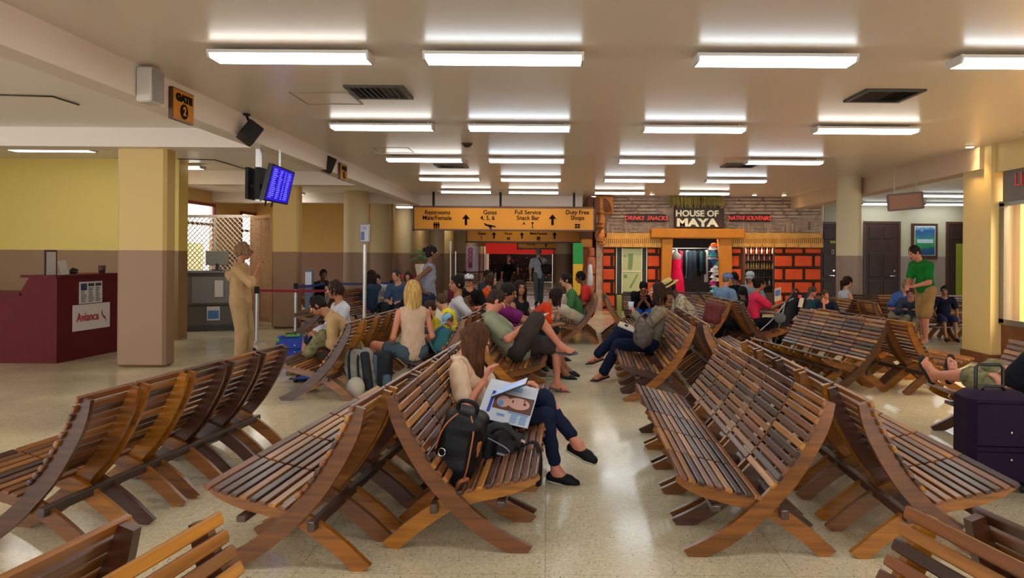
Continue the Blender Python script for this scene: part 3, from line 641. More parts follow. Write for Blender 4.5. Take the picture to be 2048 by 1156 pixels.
# shelves with bottles in the right window
sh = thing('bottle_shelf', (PF(1516, 600).x, 22.2, 0), 'wooden shelf rack of bottles behind the right shop window', 'shelf'); mb = MB(); x0, x1 = PF(1487, 500, 22.3).x, PF(1546, 500, 22.3).x
for y in (507.5, 520.5, 537, 553, 570, 590): z = PF(1500, y, 22.3).z; mb.bb(x0, x1, 22.1, 22.45, z - .02, z)
mb.bb(x0 - .03, x0, 22.1, 22.45, 0, 2.2).bb(x1, x1 + .03, 22.1, 22.45, 0, 2.2).build('shelf_boards', M_brown, sh)
bt = {}
for col in ('#c8c0b0', '#c8a018', '#a03018', '#283a20', '#e0d8c8', '#202830'):
    mb = MB().lathe((0, 0, 0), [(.028, 0), (.03, .01), (.03, .11), (.012, .14), (.011, .175), (.012, .18)], 8); bt[col] = mb.mesh('bottle', mat('bottle_' + col[1:], col, .25), True)
for ri, (y, cols) in enumerate(((507.5, ['#e0d8c8', '#a03018']), (520.5, ['#a03018', '#e0d8c8']), (537, ['#c8a018', '#c8c0b0', '#c8a018']), (553, ['#202830', '#283a20']), (570, ['#c8c0b0', '#283a20', '#202830']))):
    z = PF(1500, y, 22.3).z
    for k_ in range(11):
        o = bpy.data.objects.new('bottle', bt[cols[k_ % len(cols)]]); COL.objects.link(o); o.location = (x0 + .04 + k_ * (x1 - x0 - .08) / 10, 22.2 + .03 * (k_ % 2), z + .001)
        tag(o, 'bottle standing in the %s row of the shop window shelf' % ('top', 'second', 'middle', 'fourth', 'lowest')[ri], 'bottle', 'bottles in the shop window')
area('shop_shelf_lamp', (PF(1516, 0).x, 22.0, 2.6), .8, 25, (1, .85, .65)); area('shop_inside_lamp', (PF(1390, 0).x, 22.0, 2.65), 1.0, 45, (1, .9, .75))
# carved pole
cp = thing('carved_pole', (PF(1196, 620, 21.0).x, 21.0, 0), 'carved orange wooden pole with a feathered head at the shop corner', 'pole')
M_carv = mat('carved_wood', '#b06a2c', .6, bump=.6, bscale=18, vary=.3, vscale=8); M_carv2 = mat('carved_groove', '#5c2c12', .7); M_salm = mat('carved_salmon', '#a8583a', .65, bump=.5, bscale=16, vary=.2)
mb = MB(); rect(mb, 1190, 392, 1226, 428, .12, .3, Y=21.1, bev=.04); c = PF(1198, 470, 21.0)
mb.ell(PF(1203, 441, 21.05), (.11, .1, .22)).ell(PF(1200, 470, 21.05), (.15, .14, .24)).ell(PF(1199, 452, 21.0), (.12, .12, .06)).ell(PF(1202, 486, 21.0), (.12, .12, .07)); mb.build('carved_head', M_carv, cp, smooth=False)
mb = MB()
for k_ in range(5): # feather grooves
    pts = [PF(1206 + 4.2 * cos(a) * (1 + k_ * .75), 424 - 6.5 * (1 + k_ * .75) * sin(a), 20.97) for a in [j * pi / 14 for j in range(0, 8)]]; mb.tube(pts, .018, 6)
for k_ in range(8): mb.tube([PF(1191, 398 + k_ * 4, 20.97), PF(1196, 396 + k_ * 4, 20.96), PF(1200, 399 + k_ * 4, 20.97)], .014, 5)
for y in (447, 456, 483): mb.tube([PF(1192, y, 20.9), PF(1206, y + 1, 20.88)], .02, 6)
mb.tube([PF(1195, 470, 20.86), PF(1200, 462, 20.84), PF(1204, 458, 20.86)], .015, 5); mb.build('carved_grooves', M_carv2, cp)
mb = MB(); c = PF(1186, 0, 21.0)
for i, (y0, y1, r_) in enumerate(((487, 505, .10), (506, 540, .12), (541, 575, .11), (576, 621, .14))): mb.lathe((c.x, 21.0, PF(0, y1, 21).z if i < 3 else 0), [(r_ * .9, 0), (r_, .05), (r_, (PF(0, y0, 21).z - (PF(0, y1, 21).z if i < 3 else 0)) - .05), (r_ * .8, PF(0, y0, 21).z - (PF(0, y1, 21).z if i < 3 else 0))], 14)
mb.build('pole_trunk', M_salm, cp, smooth=True)
c = PF(1173, 560, 21.2); sw = thing('shop_side_pole', (c.x, 21.4, 0), 'salmon carved post with orange capital at the side of the shop', 'pole')
mb = MB(); mb.tube([(c.x, 21.4, 0), (c.x, 21.4, PF(0, 490, 21.4).z)], .10, 14); mb.build('post', M_salm, sw, smooth=True); MB().bb(c.x - .16, c.x + .16, 21.2, 21.6, PF(0, 487, 21.4).z, PF(0, 470, 21.4).z, bev=.03).build('capital', mat('capital_orange', '#c87a20', .6), sw)
MB().tube([PF(1180, 528, 20.6), PF(1184, 522, 20.98)], .015, 6).build('hook', M_metal, cp); wd_ = thing('white_garment', PF(1181, 545, 20.8), 'long white garment hanging beside the carved pole', 'clothes'); MB().lathe(PF(1180, 572, 20.6), [(.02, 0), (.09, .03), (.075, .3), (.06, .55), (.02, .6)], 12).build('white_cloth', cloth('#c8c8d0', 'white_cloth_h'), wd_, smooth=True)
struct(MB().bb(1.15, 1.3, 21.6, 43.0, 0, CEIL).build('wall_shop_side', mat('shop_side', '#7a4a30', .8)))
# green and yellow banner
bn = thing('feather_banner', P(1155, 509, 20.4) - Vector((0, 0, 1.6)), 'tall green and yellow banner beyond the cream column', 'banner')
Yb = bn.location.y; g = []; 
def banner(mb, ya, yb): 
    a = [P(1146, ya, Yb), P(1166, ya, Yb), P(1166 if yb < 560 else 1160, yb, Yb), P(1146, yb, Yb)]; mb.prism([(p.x, p.z) for p in a][::-1], 'y', Yb - .02, Yb + .02)
m1 = MB(); banner(m1, 486, 528); m1.build('green_cloth', mat('banner_green', '#1c8a38', .6), bn); m2 = MB(); banner(m2, 528, 590); m2.build('yellow_cloth', mat('banner_yellow', '#d8a818', .6), bn); MB().cyl(P(1156, 590, Yb), (P(1156, 590, Yb).x, Yb, 0), .02).lathe((P(1156, 590, Yb).x, Yb, 0), [(.2, 0), (.2, .02)]).build('stand', M_metal, bn)
# far red shop
YR = 43.0
rs = thing('red_shop_front', P(1045, 580, YR), 'distant shop with a red fascia and dark goods-filled interior', 'shop front'); mb = MB(); rect(mb, 972, 487, 1106, 508, .1, .2, Y=YR); mb.build('fascia', mat('fascia_red', '#d8281c', .5, emit=.25), rs)
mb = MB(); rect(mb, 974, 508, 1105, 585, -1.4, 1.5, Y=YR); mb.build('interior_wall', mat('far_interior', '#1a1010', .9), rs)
rnd = random.Random(8)
for i in range(60):
    px = rnd.uniform(976, 1100); py = rnd.uniform(513, 560); mb = MB(); rect(mb, px, py, px + rnd.uniform(1.5, 4), py + rnd.uniform(2, 5), 0, .3, Y=YR + 1.2); tag(mb.build('shop_goods', mat('goods%d' % (i % 6), ['#5a4030', '#50281c', '#7a6448', '#2c2c3c', '#6a1c1c', '#6c5c50'][i % 6], .6)), 'small package on display inside the distant red shop', 'package', 'goods in the distant red shop')
struct(MB().bb(P(1107, 0, YR).x + .05, 1.4, YR, YR + .2, 0, CEIL).build('wall_far_end', M_wall2)); struct(MB().bb(-6, P(971, 0, YR).x - .05, YR + .8, YR + 1, 0, CEIL).build('wall_far_end', M_wall2)); struct(MB().bb(-6, 1.4, YR + .3, YR + .4, P(0, 486, YR).z, CEIL).build('wall_far_top', M_wall2))
# pink poster around a column
pc_ = P(944, 509, 40); pp = MB().tube([(pc_.x, pc_.y, P(0, 542, 40).z + .05), (pc_.x, pc_.y, P(0, 486, 40).z)], .335, 32).build('wrapped_poster', mat('poster_pinkwhite', '#d0c4dc', .5), autosmooth=True); tag(pp, 'white and magenta poster wrapped round a distant column', 'poster')
vs, fs = text_mesh('MOOD', .34, Matrix.Translation(P(941, 515, 39.6)) @ Matrix.Rotation(pi / 2, 4, 'X') @ Matrix.Rotation(pi / 2, 4, 'Z'), .01, .01); MB().add(vs, fs).build('lettering', mat('magenta', '#b01868', .5), pp, ws=False, label='magenta vertical letters')
# ================================================================ hanging direction signs
M_sign = mat('sign_orange', '#cc8408', .3, spec=.25); M_signf = mat('sign_frame_brown', '#4a2010', .4); M_blk = mat('black_ink', '#0c0806', .75, spec=.1)
def glyph_arrow(mb, c, s, Y):
    mb.prism([(c.x - s * .12, c.z - s * .5), (c.x + s * .12, c.z - s * .5), (c.x + s * .12, c.z + s * .1), (c.x + s * .38, c.z + s * .1), (c.x, c.z + s * .55), (c.x - s * .38, c.z + s * .1), (c.x - s * .12, c.z + s * .1)], 'y', Y - .012, Y)
def person_glyph(mb, x, z, s, Y): mb.ell((x, Y, z + s * .42), (s * .1, .01, s * .1), n=8); mb.bb(x - s * .13, x + s * .13, Y - .012, Y, z - s * .05, z + s * .3); mb.bb(x - s * .1, x - s * .02, Y - .012, Y, z - s * .45, z - s * .05); mb.bb(x + s * .02, x + s * .1, Y - .012, Y, z - s * .45, z - s * .05)
def plane_glyph(mb, x, z, s, Y):
    mb.prism([(x - s * .6, z + s * .22), (x - s * .5, z + s * .2), (x - s * .38, z + s * .08), (x + s * .05, z + s * .02), (x + s * .6, z - s * .12), (x + s * .62, z - s * .2), (x + s * .2, z - s * .2), (x + s * .12, z - s * .2), (x + s * .2, z - s * .5), (x + s * .1, z - s * .5), (x - s * .12, z - s * .18), (x - s * .4, z - s * .08), (x - s * .55, z)][::-1], 'y', Y - .012, Y)
def hang_sign(x0, x1, y0, y1, Y, label, txt, icons, arrows, posts, sz):
    t = thing('direction_sign', P((x0 + x1) / 2, y1, Y), label, 'sign'); mb = MB(); rect(mb, x0 + 2, y0 + 2, x1 - 2, y1 - 2, .04, .06, Y=Y); mb.build('panel', M_sign, t)
    mb = MB()
    for a, b, c, d in ((x0, y0, x1, y0 + 3), (x0, y1 - 3, x1, y1), (x0, y0, x0 + 3, y1), (x1 - 3, y0, x1, y1)): rect(mb, a, b, c, d, .07, .08, Y=Y)
    mb.build('frame', M_signf, t); Yf = Y - .04; mb = MB()
    for s_, px, py in txt: vs, fs = text_mesh(s_, sz, face_cam(P(px, py, Yf - .006)), .005, .002, sx=.95); mb.add(vs, fs)
    for px, py in arrows: glyph_arrow(mb, P(px, py, Yf), sz * 1.7, Yf)
    for kd, px, py in icons:
        c = P(px, py, Yf); s = sz * 1.15
        if kd == 'people':
            for dx in (-.55, 0, .55): person_glyph(mb, c.x + dx * s * .55, c.z, s, Yf)
        elif kd == 'plane': plane_glyph(mb, c.x, c.z, s * 1.4, Yf)
        elif kd == 'cup': mb.prism([(c.x - s * .2, c.z + s * .4), (c.x + s * .2, c.z + s * .4), (c.x + s * .04, c.z + s * .1), (c.x + s * .04, c.z - s * .35), (c.x + s * .2, c.z - s * .42), (c.x - s * .2, c.z - s * .42), (c.x - s * .04, c.z - s * .35), (c.x - s * .04, c.z + s * .1)][::-1], 'y', Yf - .012, Yf)
        elif kd == 'gift':
            for dx in (-1, 1):
                for dz in (-1, 1): mb.box((c.x + dx * s * .2, Yf - .006, c.z + dz * s * .17), (s * .32, .012, s * .26))
        elif kd == 'peak': mb.prism([(c.x - s * .3, c.z - s * .2), (c.x - s * .1, c.z), (c.x, c.z + s * .3), (c.x + s * .1, c.z), (c.x + s * .3, c.z - s * .2), (c.x, c.z - s * .05)][::-1], 'y', Yf - .012, Yf)
    mb.build('lettering', M_blk, t, label='black serif letters, arrows and pictograms')
    for px in posts: c = P(px, y0, Y); MB().bb(c.x - .03, c.x + .03, Y - .03, Y + .03, c.z - .01, CEIL).build('hanger', M_dark, t)
    return t
hang_sign(826, 1190, 413, 462, 20.4, 'widest orange hanging sign reading Restrooms Male/Female and Snack Bar', [('Restrooms', 875, 425), ('Male/Female', 874, 436), ('Gates', 980, 425), ('4, 5, 6', 975, 436), ('Full Service', 1056, 425), ('Snack Bar', 1056, 436), ('Duty Free', 1155, 425), ('Shops', 1155, 436)],
    [('people', 873, 451), ('plane', 980, 450), ('peak', 1048, 447), ('cup', 1065, 450), ('gift', 1155, 452)], [(932, 440), (1105, 440)], (867, 1001, 1148), .165)
hang_sign(932, 1162, 458, 486, 27.0, 'second orange hanging sign, partly hidden under the widest one', [('Gates', 964, 467), ('Shops', 1017, 467), ('Male/Female', 1077, 467)], [('cup', 963, 476), ('gift', 1017, 477), ('people', 1077, 477)], [(988, 471), (1044, 471), (1109, 471)], (950, 1140), .13)
hang_sign(1034, 1118, 484, 499, 34.0, 'smallest and farthest orange hanging sign', [('Snack Bar', 1062, 489)], [('cup', 1070, 492)], [(1092, 491)], (1040, 1110), .1)
# ================================================================ desk, check-in and left side
M_desk = mat('desk_red', '#54080f', .6, vary=.1, spec=.2)
DA, DB = G(113, 727), G(243, 701); dd = (DB - DA).normalized(); DR = Matrix(((dd.x, -dd.y, 0), (dd.y, dd.x, 0), (0, 0, 1))).to_4x4(); DR.translation = DA; DLn = (DB - DA).length
desk = thing('check_in_desk', DA, 'dark red service desk with a slanted side and an airline plate', 'desk')
zt, zl = P(113, 552, DA.y).z, .985; xl = P(0, 592, DA.y).x; xs0, xs1 = P(38, 592, DA.y).x, P(60, 553, DA.y).x
MB().prism([(xl - 2.2, 0), (DA.x, 0), (DA.x, zt), (xs1, zt), (xs0, zl), (xl - 2.2, zl)][::-1], 'y', DA.y, DA.y + .05).build('front_panel', M_desk, desk)
MB().bb(0, DLn, 0, .05, 0, zt - .02).xf(DR).build('angled_panel', M_desk, desk); MB().bb(0, DLn + .03, -.03, .55, zt - .03, zt + .01).xf(DR).build('counter_top', M_desk, desk)
mb = MB(); mb.prism([(xs1, DA.y - .02), (DA.x, DA.y - .02), (DA.x, DA.y + .6), (xs1, DA.y + .6)], 'z', zt - .03, zt + .008); mb.bb(xl - 2.2, xs0 + .02, DA.y - .02, DA.y + .75, zl - .02, zl + .012); mb.build('writing_top', M_desk, desk)
MB().bb(xl - 2.2, DA.x, DA.y + .7, DA.y + .75, 0, .9).bb(DLn - .05, DLn, .02, .6, 0, zt - .03).build('side_panel', M_desk, desk, ws=False) if False else None
def on_desk(px, py):      # point of the angled panel seen at this pixel
    u, v = un(px, py); r = Vector((u / F, 1)); d2 = Vector((dd.x, dd.y)); A2 = Vector((DA.x, DA.y)); det = r.x * -d2.y + d2.x * r.y
    s = (A2.x * -d2.y + d2.x * A2.y) / det; t = (r.x * A2.y - r.y * A2.x) / -det if False else ((r * s - A2).dot(d2)); return t, EYE - v * s / F
def desk_plate(x0, y0, x1, y1, d=.012, mb=None):
    t0, z0 = on_desk(x0, y0); t1, z1 = on_desk(x1, y1); return (mb or MB()).bb(t0, t1, -d, 0, z1, z0), (t0 + t1) / 2, (z0 + z1) / 2, t1 - t0, z0 - z1
ap = thing('airline_plate', DR @ Vector((on_desk(181, 632)[0], -.01, .7)), 'white plate reading Avianca with a red wing mark on the desk', 'sign')
mb, tx, tz, tw, th = desk_plate(145, 611, 218, 653); mb.xf(DR).build('plate', mat('plate_white', '#c8c0bc', .3), ap)
vs, fs = text_mesh('Avianca', th * .47, DR @ Matrix.Translation((tx - tw * .12, -.016, tz)) @ Matrix.Rotation(pi / 2, 4, 'X'), .003, .002, sx=.86); m_red = mat('airline_red', '#a01c22', .4); mb = MB().add(vs, fs)
mk = MB(); X, Z = tx + tw * .33, tz; mk.prism([(X - .05, Z + .09), (X - .035, Z + .02), (X + .03, Z - .05), (X - .01, Z - .04), (X - .055, Z + .01)], 'y', -.018, -.012); mk.prism([(X - .03, Z - .02), (X + .02, Z - .015), (X + .06, Z - .1), (X + .03, Z - .06)], 'y', -.018, -.012); mk.xf(DR); mb.add(mk.v, mk.f).build('lettering', m_red, ap)
nt_ = thing('notice_sheet', DR @ Vector((on_desk(180, 600)[0], -.01, .9)), 'white three column printed notice on the desk above the airline plate', 'notice'); mb, tx, tz, tw, th = desk_plate(158, 564, 203, 604); mb.xf(DR).build('sheet', mat('paper', '#bdb8b4', .6), nt_)
mb = MB(); rnd = random.Random(2)
for c_ in range(3):
    for r_ in range(9):
        x = tx - tw / 2 + tw * (.06 + c_ * .32); w_ = tw * .25 * rnd.uniform(.5, 1); z = tz + th / 2 - th * (.3 + .075 * r_); mb.bb(x, x + w_, -.016, -.012, z - .006, z + .004)
    mb.bb(tx - tw / 2 + tw * (.05 + c_ * .32), tx - tw / 2 + tw * (.30 + c_ * .32), -.016, -.012, tz + th * (.28 if c_ else .12), tz + th * .42)
mb.xf(DR).build('print_lines', mat('ink_navy', '#20283c', .5), nt_)
def on_counter(px, off=.2): t, z = on_desk(px, 540); return DR @ Vector((t, off, zt + .012))
c = on_counter(122, .15); pf = thing('standing_frame', c, 'dark framed sheet standing on the red desk', 'frame'); R_ = Matrix.Rotation(math.atan2(dd.y, dd.x), 4, 'Z')
MB().bb(-.13, .13, 0, .03, 0, .36, bev=.008).xf(Matrix.Translation(c) @ R_).build('frame', M_signf, pf); MB().bb(-.09, .09, -.004, 0, .0, .33).xf(Matrix.Translation(c) @ R_).build('sheet', mat('paper', '#bdb8b4'), pf)
c = on_counter(143, .12); lf = MB().box((0, 0, .1), (.15, .01, .21), (radians(-14), radians(-6), 0)).bb(-.08, .08, -.02, .05, 0, .012).xf(Matrix.Translation(c) @ R_).build('leaflet_stand', mat('paper', '#bdb8b4')); tag(lf, 'white leaflet propped beside the framed sheet on the red desk', 'leaflet')
c = on_counter(166, .15); mb = MB().ell((0, 0, .03), (.09, .045, .03)).ell((.03, 0, .06), (.08, .03, .018)).tube([(-.08, 0, .04), (-.03, 0, .085), (.05, 0, .075)], .014, 8).xf(Matrix.Translation(c) @ R_); tag(mb.build('tape_dispenser', mat('black_plastic', '#0c0c0c', .4), smooth=True), 'small black tape dispenser on the red desk', 'dispenser')
c = on_counter(222, .15); tag(MB().lathe(c, [(.045, 0), (.055, .12), (.05, .12), (.045, .06)], 20).build('brown_cup', mat('cup_brown', '#3c2414', .5), smooth=True), 'brown cup near the column end of the red desk', 'cup')
# lattice screens
M_lat = mat('lattice_cream', '#f2e6d6', .7); M_lat2 = mat('lattice_tan', '#c89c70', .7)
def lattice(pa, pb, h, label, m, cell=.085, wid=.05):
    t = thing('lattice_screen', pa, label, 'screen'); L_ = (pb - pa).length; d_ = (pb - pa).normalized(); M_ = Matrix(((d_.x, -d_.y, 0), (d_.y, d_.x, 0), (0, 0, 1))).to_4x4(); M_.translation = pa; mb = MB(); z0 = .06
    def clip(o, s_):   # line z = z0 + s*(x - o)
        xs = sorted((x_ for x_ in (o, o + s_ * (h - z0)))); a, b = max(0, xs[0]), min(L_, xs[1])
        if b - a > .03: mb.tube([(a, .01 * s_, z0 + s_ * (a - o)), (b, .01 * s_, z0 + s_ * (b - o))], wid / 2, 4, flat=.35, up=(0, 1, 0))
    o = -h
    while o < L_: clip(o, 1); o += cell * 1.414
    o = 0
    while o < L_ + h: clip(o, -1); o += cell * 1.414
    # strips lie flat in the panel plane
    mb.xf(M_).build('strips', m, t); mb = MB()
    for a in (0, L_ / 2, L_): mb.bb(a - .025, a + .025, -.03, .03, 0, h + .02)
    mb.bb(0, L_, -.03, .03, 0, .08).bb(0, L_, -.03, .03, h - .02, h + .05); mb.xf(M_).build('frame', m, t); return t
la, lb_, lc = P(362, 0, 18.2), P(506, 0, 18.0), P(547, 0, 17.2); la.z = lb_.z = lc.z = 0
lattice(la, lb_, 2.45, 'pale diagonal lattice screen in front of the bright windows', M_lat)
lattice(lb_ + Vector((.03, -.03, 0)), lc, 2.42, 'tan diagonal lattice screen ending at the mustard column', M_lat2, .07)
# check-in counters
M_gr = mat('counter_grey', '#55504e', .5); M_gr2 = mat('counter_dark', '#2c2a2a', .5)
def counter(c, rz, w, label):
    t = thing('check_in_counter', c, label, 'counter', rz); M_ = PW(t)
    MB().prism([(-.35, 0), (.35, 0), (.35, 1.12), (.1, 1.18), (-.28, 1.18), (-.42, .55), (-.35, .5)], 'x', -w / 2, w / 2).xf(M_).build('body', M_gr, t)
    MB().prism([(-.30, 1.10), (-.42, .58), (-.44, .58), (-.325, 1.10)], 'x', -w / 2 + .1, w / 2 - .1).xf(M_).build('front_plate', mat('counter_light', '#6c6866', .4), t)
    MB().bb(-w / 2 - .05, w / 2 + .05, -.34, .38, 1.18, 1.22).xf(M_).build('counter_top', mat('counter_light', '#6c6866', .4), t)
    MB().bb(-w / 2 - .02, w / 2 + .02, -.37, .36, 0, .12).xf(M_).build('plinth', M_gr2, t); return t
ct = counter(G(402, 664) + Vector((0, .5, 0)), radians(24), .95, 'grey check-in counter with a blue sticker nearest the yellow column')
counter(G(446, 650) + Vector((.0, .15, 0)), radians(24), .6, 'grey check-in counter behind the woman in khaki')
M_ = PW(ct); o = MB().bb(-.1, .14, -.385, -.36, .22, .5).xf(M_).build('blue_sticker', mat('plate_white', '#c8c0bc'), ct); MB().bb(-.08, .12, -.39, -.384, .25, .42).xf(M_).build('sticker_print', mat('sticker_blue', '#2a6aa0', .4), o)
MB().box((.12, -.40, .86), (.16, .012, .34), (radians(-12), 0, 0)).xf(M_).build('small_poster', mat('paper', '#bdb8b4'), ct)
c = ct.location + Vector((.05, .1, 1.22)); mn_ = thing('monitor', c, 'grey monitor on the check-in counter', 'monitor', radians(20)); MB().box((0, 0, .26), (.44, .05, .30), (radians(8), 0, 0), bev=.01).xf(PW(mn_)).build('screen_back', mat('monitor_grey', '#8c8a86', .4), mn_); MB().lathe((0, 0, 0), [(.11, 0), (.11, .015), (.03, .03), (.03, .14)], 16).xf(PW(mn_)).build('stand', M_gr2, mn_)
# ---- barrier posts and tapes
def post(c, label, m=M_metal, h=.98):
    t = thing('barrier_post', c, label, 'post', group='tape barrier posts'); MB().lathe(c, [(.17, 0), (.17, .012), (.05, .035), (.035, .05)], 28).build('base', M_gr2 if m is M_metal else m, t, smooth=True)
    MB().tube([c + Vector((0, 0, .03)), c + Vector((0, 0, h))], .034, 18).build('pole', m, t, autosmooth=True); MB().tube([c + Vector((0, 0, h - .1)), c + Vector((0, 0, h + .02))], .042, 18).build('tape_head', M_dark, t, autosmooth=True); return c + Vector((0, 0, h - .045))
M_w = mat('post_white', '#c8c8c4', .35); M_alu = mat('post_silver', '#b8b8b8', .3, .6)
a1 = post(G(513, 687), 'silver barrier post right behind the woman in khaki', M_alu); a2 = post(G(591, 668), 'silver barrier post before the mustard column', M_alu); a3 = post(G(652, 652), 'slim barrier post beside the blue display board', M_alu)
a4 = post(G(783, 649), 'white barrier post between the tape ends by the dark benches', M_w); a5 = post(G(905, 632), 'thin white barrier post beyond the woman in the grey tank top', M_w, 1.0)
def tape(a, b, m, label, sag=.02, w=.05):
    n = 8; up = []; 
    mb = MB(); pts = [a.lerp(b, i / n) - Vector((0, 0, sag * sin(pi * i / n))) for i in range(n + 1)]; d_ = (b - a).normalized(); q = Vector((-d_.y, d_.x, 0)) * .0015; vs = []
    for p in pts: vs += [p + Vector((0, 0, w / 2)) + q, p - Vector((0, 0, w / 2)) + q, p - Vector((0, 0, w / 2)) - q, p + Vector((0, 0, w / 2)) - q]
    fs = [[4 * i + k_, 4 * i + (k_ + 1) % 4, 4 * i + 4 + (k_ + 1) % 4, 4 * i + 4 + k_] for i in range(n) for k_ in range(4)] + [[0, 1, 2, 3], [4 * n + 3, 4 * n + 2, 4 * n + 1, 4 * n]]
    return tag(mb.add(vs, fs).build('barrier_tape', m), label, 'tape')
M_tr, M_tb = mat('tape_red', '#8c1020', .6), mat('tape_blue', '#1a3070', .6)
tape(a1, P(680, 580, 15.6), M_tr, 'dark red barrier tape starting behind the woman in khaki'); tape(a2, a3, M_tb, 'blue barrier tape in front of the mustard column'); tape(a3, a4, M_tb, 'blue barrier tape running past the poster stand')
tape(P(783, 552, 19), P(868, 551, 20), mat('tape_bright', '#c01828', .6), 'bright red barrier tape behind the woman in the tank top', w=.08)
b1 = post(G(983, 588), 'one of two close silver posts by the distant queue, column side', M_alu); b2 = post(G(991, 590), 'one of two close silver posts by the distant queue, aisle side', M_alu); b3 = post(G(930, 596), 'distant post at the start of the thin blue tape', M_alu)
tape(P(908, 542, 26), b3 + Vector((0, 0, .0)), M_tb, 'far blue tape stretched before the round columns'); tape(b3, b1, mat('tape_purple', '#6a1848', .6), 'far purple tape ending at the two close posts')
for px, y0, nm in ((901, 484, 'tall thin white pole with a flat head beside the round columns'), (911, 502, 'shorter thin white pole beside the round columns')):
    c = G(px, 632); t = thing('thin_pole', c, nm, 'pole'); MB().tube([c, P(px, y0, c.y)], .018, 10).build('pole', M_w, t); MB().lathe(c, [(.14, 0), (.14, .02)], 20).build('base', M_w, t)
    if px == 901: q = P(px, y0, c.y); MB().box(q + Vector((0, 0, -.1)), (.05, .02, .25), bev=.008).build('flat_head', M_w, t)
# poster stand
c = G(733, 690); c = P(733, 0, 13.6); c.z = 0; ps = thing('poster_stand', c, 'framed airline notice on a tall silver pole above the seated couple', 'sign stand')
MB().tube([c, (c.x, c.y, P(0, 484, 13.6).z)], .035, 16).build('pole', M_alu, ps, autosmooth=True); MB().lathe(c, [(.22, 0), (.22, .02), (.05, .04)], 24).build('base', M_alu, ps)
a, b = P(722, 448, 13.6), P(742, 485, 13.6); Rz = Matrix.Translation(((a.x + b.x) / 2, 13.55, (a.z + b.z) / 2)) @ Matrix.Rotation(radians(-28), 4, 'Z'); h_ = (a.z - b.z) / 2
MB().bb(-.11, .11, -.02, .02, -h_, h_, bev=.006).xf(Rz).build('frame', M_metal, ps); MB().bb(-.09, .09, -.024, -.02, -h_ + .02, h_ - .02).xf(Rz).build('sheet', mat('sheet_white', '#c4c2c8', .4), ps)
mb = MB(); mb.bb(-.08, -.0, -.027, -.024, -h_ + .04, .03); [mb.bb(-.07, .06, -.027, -.024, .06 + i * .025, .07 + i * .025) for i in range(3)]; mb.xf(Rz).build('print', mat('print_blue', '#5a68a8', .4), ps)
# blue / white display board
c = G(618, 657); db = thing('display_board', c, 'narrow blue and white display board behind the barrier posts', 'board'); a = P(618, 541, c.y); MB().bb(c.x - .08, c.x + .08, c.y - .06, c.y + .06, 0, a.z, bev=.01).build('board', mat('board_blue', '#5a6a86', .5), db); MB().bb(c.x - .065, c.x + .065, c.y - .07, c.y - .06, P(0, 565, c.y).z, a.z - .03).build('white_panel', mat('board_white', '#c8d0dc', .4), db)
# plant on a white stand
c = P(848, 0, 19.5); c.z = 0; pl = thing('potted_plant', c, 'spiky green potted plant on a tall white stand behind the woman in the tank top', 'plant')
zt_ = P(848, 528, 19.5).z; MB().lathe(c, [(.17, 0), (.15, .03), (.13, zt_ - .35), (.19, zt_ - .02), (.17, zt_)], 24).build('planter', mat('planter_white', '#c8bcac', .5), pl, smooth=True); mb = MB(); rnd = random.Random(9)
for i in range(34):
    a = rnd.uniform(0, 2 * pi); e = rnd.uniform(.2, 1.4); L_ = rnd.uniform(.28, .55); hub = Vector((c.x, c.y, zt_ + rnd.uniform(.05, .3))); pts = []
    for k_ in range(5): s_ = k_ / 4; pts.append(hub + Vector((cos(a) * cos(e) * L_ * s_, sin(a) * cos(e) * L_ * s_, sin(e) * L_ * s_ - .22 * s_ * s_)))
    mb.tube(pts, [.01, .02, .018, .012, .003], 5, flat=.25)
mb.build('leaves', mat('leaf_green', '#5c7a44', .5, vary=.3), pl, smooth=True); MB().cyl(Vector((c.x, c.y, zt_ - .02)), Vector((c.x, c.y, zt_ + .3)), .015).build('stem', M_brown, pl)
# ================================================================ signs, speakers and screen along the beam
XB = -3.69
def gate(px0, px1, ytop, ybot, label, num):
    u0, _ = un(px0, ytop); u1, _ = un(px1, ytop); Y0, Y1 = XB * F / u0, XB * F / u1; z1, z0 = P(px0, ytop, Y0).z, P(px0, ybot, Y0).z
    t = thing('gate_sign', (XB + .06, (Y0 + Y1) / 2, z0), label, 'sign'); MB().bb(XB, XB + .04, Y0, Y1, z0, z1).build('back_plate', M_signf, t); MB().bb(XB + .04, XB + .046, Y0 + .015, Y1 - .015, z0 + .012, z1 - .012).build('panel', mat('gate_orange', '#c07c10', .6, spec=.15), t)
    w_ = Y1 - Y0; h_ = z1 - z0; yc = (Y0 + Y1) / 2; R_ = lambda z, y=yc: Matrix.Translation((XB + .049, y, z)) @ Matrix.Rotation(pi / 2, 4, 'Z') @ Matrix.Rotation(pi / 2, 4, 'X')
    vs, fs = text_mesh('GATE', h_ * .30, R_(z0 + h_ * .72), .002, .008, sx=min(1.4, w_ / h_ * 1.0)); mb = MB().add(vs, fs); mb.tube([(XB + .046, yc, z0 + h_ * .32), (XB + .053, yc, z0 + h_ * .32)], h_ * .24, 28); mb.build('lettering', M_blk, t)
    vs, fs = text_mesh(num, h_ * .38, R_(z0 + h_ * .32) @ Matrix.Translation((0, 0, .006)), .002, .004); MB().add(vs, fs).build('number', mat('gate_orange', '#b06c18'), t)
gate(337, 380, 172, 236, 'orange sign reading GATE 2 on the long beam', '2'); gate(676, 690, 325, 358, 'small distant orange gate sign on the long beam', '3')
